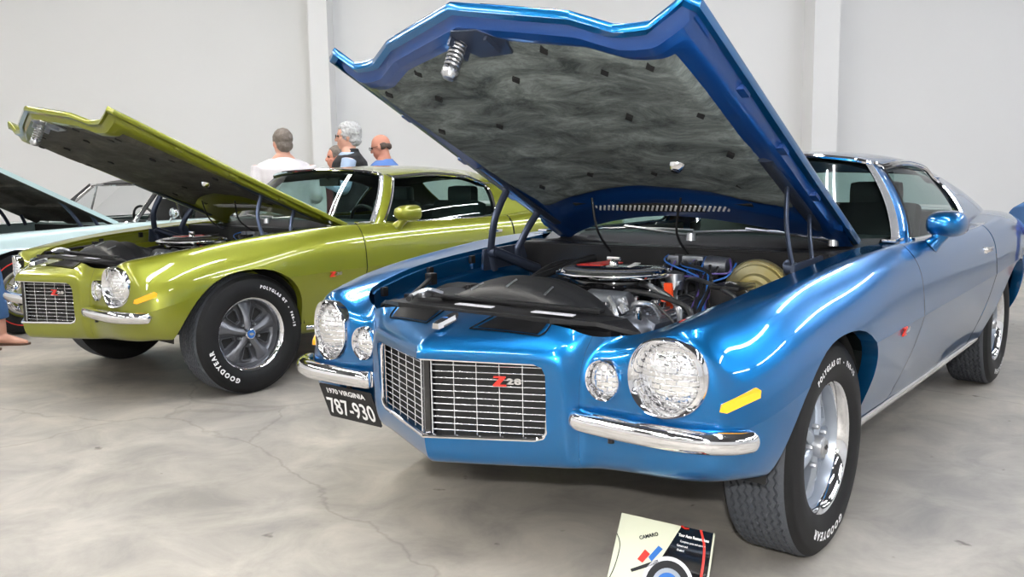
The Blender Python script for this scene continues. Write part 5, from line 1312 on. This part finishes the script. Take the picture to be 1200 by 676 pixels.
    # front bumper and lamps
    bm = NB(); add_tube(bm, [(.70, -.90, .45), (.95, -.76, .45), (1.05, -.4, .45), (1.07, 0, .45), (1.05, .4, .45), (.95, .76, .45), (.70, .90, .45)], .045, 10, 6, flat=(.6, 1.3)); B2o('bumper', bm, M['chrome'], root)
    for sd in (1, -1):
        for y in (.46, .64):
            h = empty('headlight', parent=root); bm = NB(); add_lathe(bm, [(.075, -.05), (.082, .03), (.09, .035), (.092, 0)], 28, 'X', (1.0 - .1 * (y > .5), y * sd, .62)); B2o('bezel', bm, M['chrome'], h)
            bm = NB(); add_lathe(bm, [(0, .025), (.04, .02), (.076, .0)], 28, 'X', (1.0 - .1 * (y > .5), y * sd, .62)); B2o('lens', bm, M['lens'], h)
        for ax in (.17, -2.72):
            w = empty('wheel', parent=root); w.location = (ax, .76 * sd, .325); w.rotation_euler = (0, 0, 0 if sd > 0 else PI)
            bm = NB(); add_lathe(bm, [(.18, -.09), (.25, -.11), (.31, -.095), (.325, -.07), (.325, .07), (.31, .095), (.25, .108), (.18, .09)], 64); B2o('tire', bm, M['rubber'], w)
            bm = NB(); add_lathe(bm, [(.258, .1082), (.258, .1095), (.250, .1105), (.250, .108)], 64); B2o('red_line', bm, M['red'], w)
            bm = NB(); add_lathe(bm, [(.195, .090), (.19, .104), (.165, .098), (.15, .100), (.13, .085), (.10, .080), (.08, .092), (.05, .12), (0, .128)], 48)
            for i in range(10):
                t = 2 * PI * i / 10; add_box(bm, (.115 * math.cos(t), .092, .115 * math.sin(t)), (.05, .012, .014), rot=Matrix.Rotation(-t, 3, 'Y'), bev=.003)
            B2o('wheel_cover', bm, M['chrome'], w)
    return root
build_third()

# ---------------------------------------------------------------- show card standing on the floor in front of the blue car
M['cream'] = mat('cream card', (.56, .58, .45), .45)
def show_card():
    root = empty('show_card', (.36, 2.30, 0), 0, 'cream and black printed show card standing on the floor by the front wheel', 'sign')
    # board: bottom edge on the floor, leaning back; frame vectors in world space
    o = Vector((.205, 2.113, .006)); ux = Vector((.225, -.154, -.0)).normalized(); uy = Vector((.097, .247, .203)).normalized(); nz = ux.cross(uy).normalized()
    Wd, Ht = .276, .334
    def P(a, b, c=0.0): return tuple(o + ux * (a * Wd) + uy * (b * Ht) + nz * c - root.location)
    def pl(name, poly, m, c, th=.0006):
        bm = NB(); add_prism(bm, poly, lambda a, b: P(a, b, c - th), lambda a, b: P(a, b, c)); return B2o(name, bm, m, root, smooth=False)
    pl('board', [(0, 0), (1, 0), (1, 1), (0, 1)], M['cream'], 0, .005)
    pl('black_panel', [(.30, 0), (.985, 0), (.985, 1), (.66, 1), (.52, .70)], M['gloss_black'], .0012)
    bm = NB(); add_tube(bm, [P(.0, .80, .001), P(.06, .70, .001), P(.05, .5, .001), P(.0, .33, .001)], .0012, 5, 6); B2o('side_line', bm, M['gloss_black'], root)
    for nm, pts, r in (('red_line', [(.86, 1.0), (.92, .85), (.93, .6), (.90, .3), (.8, .05)], .0045), ('red_line', [(.66, 1.0), (.70, .985), (.74, .99)], .006)):
        bm = NB(); add_tube(bm, [P(a, b, .0022) for a, b in pts], r * .7, 6, 5, flat=(1, .3)); B2o(nm, bm, M['red'], root)
    # printed headlamp picture
    for i, (r, m) in enumerate(((.25, M['sticker']), (.215, M['black']), (.15, M['argent']), (.11, M['cap_blue']), (.06, M['silver']))):
        pl('printed_lamp', [(min(.62 + r * 1.05 * math.cos(t), .985), .36 + r * 1.0 * math.sin(t) + .1) for t in lin(0, 2 * PI, 37)[:-1]], m, .002 + i * .0006)
    bm = NB()
    def tx(s, a, b, h, rot=0.0, **k): 
        c_, s_ = math.cos(rot), math.sin(rot)
        return add_text(bm, s, lambda x, y, z: P(a + (x * c_ - y * s_) / Wd, b + (x * s_ + y * c_) / Ht, .0028), h, **k)
    tx('Your Auto Restorations', .80 + .0, .905, .0085, 0, bold=.03, extrude=0, sx=.72); tx('Complete parts and cars for', .80, .855, .006, 0, bold=.01, extrude=0, sx=.72); tx('Camaro and', .70, .815, .006, 0, bold=.01, extrude=0, sx=.72); tx('Firebird', .69, .775, .006, 0, bold=.01, extrude=0, sx=.72)
    B2o('card_lettering', bm, M['white'], root, smooth=False)
    bm = NB(); tx('CAMARO', .35, .83, .0105, .45, bold=.03, extrude=0, sx=.9); B2o('card_title', bm, M['gloss_black'], root, smooth=False)
    pl('flag_emblem', [(.27, .62), (.33, .72), (.39, .69), (.33, .60)], M['red'], .0016); pl('flag_emblem', [(.38, .66), (.46, .78), (.51, .76), (.42, .63)], M['cap_blue'], .0016); pl('flag_emblem', [(.22, .52), (.48, .66), (.50, .63), (.24, .50)], M['black'], .0020)
    bm = NB(); add_prism(bm, [(.35, .05), (.65, .05), (.5, .8)], lambda a, b: P(a, b, -.006 - .10 * max(0, b - .15)), lambda a, b: P(a, b, -.009 - .10 * max(0, b - .15))); B2o('easel_back', bm, M['cream'], root, smooth=False)
show_card()
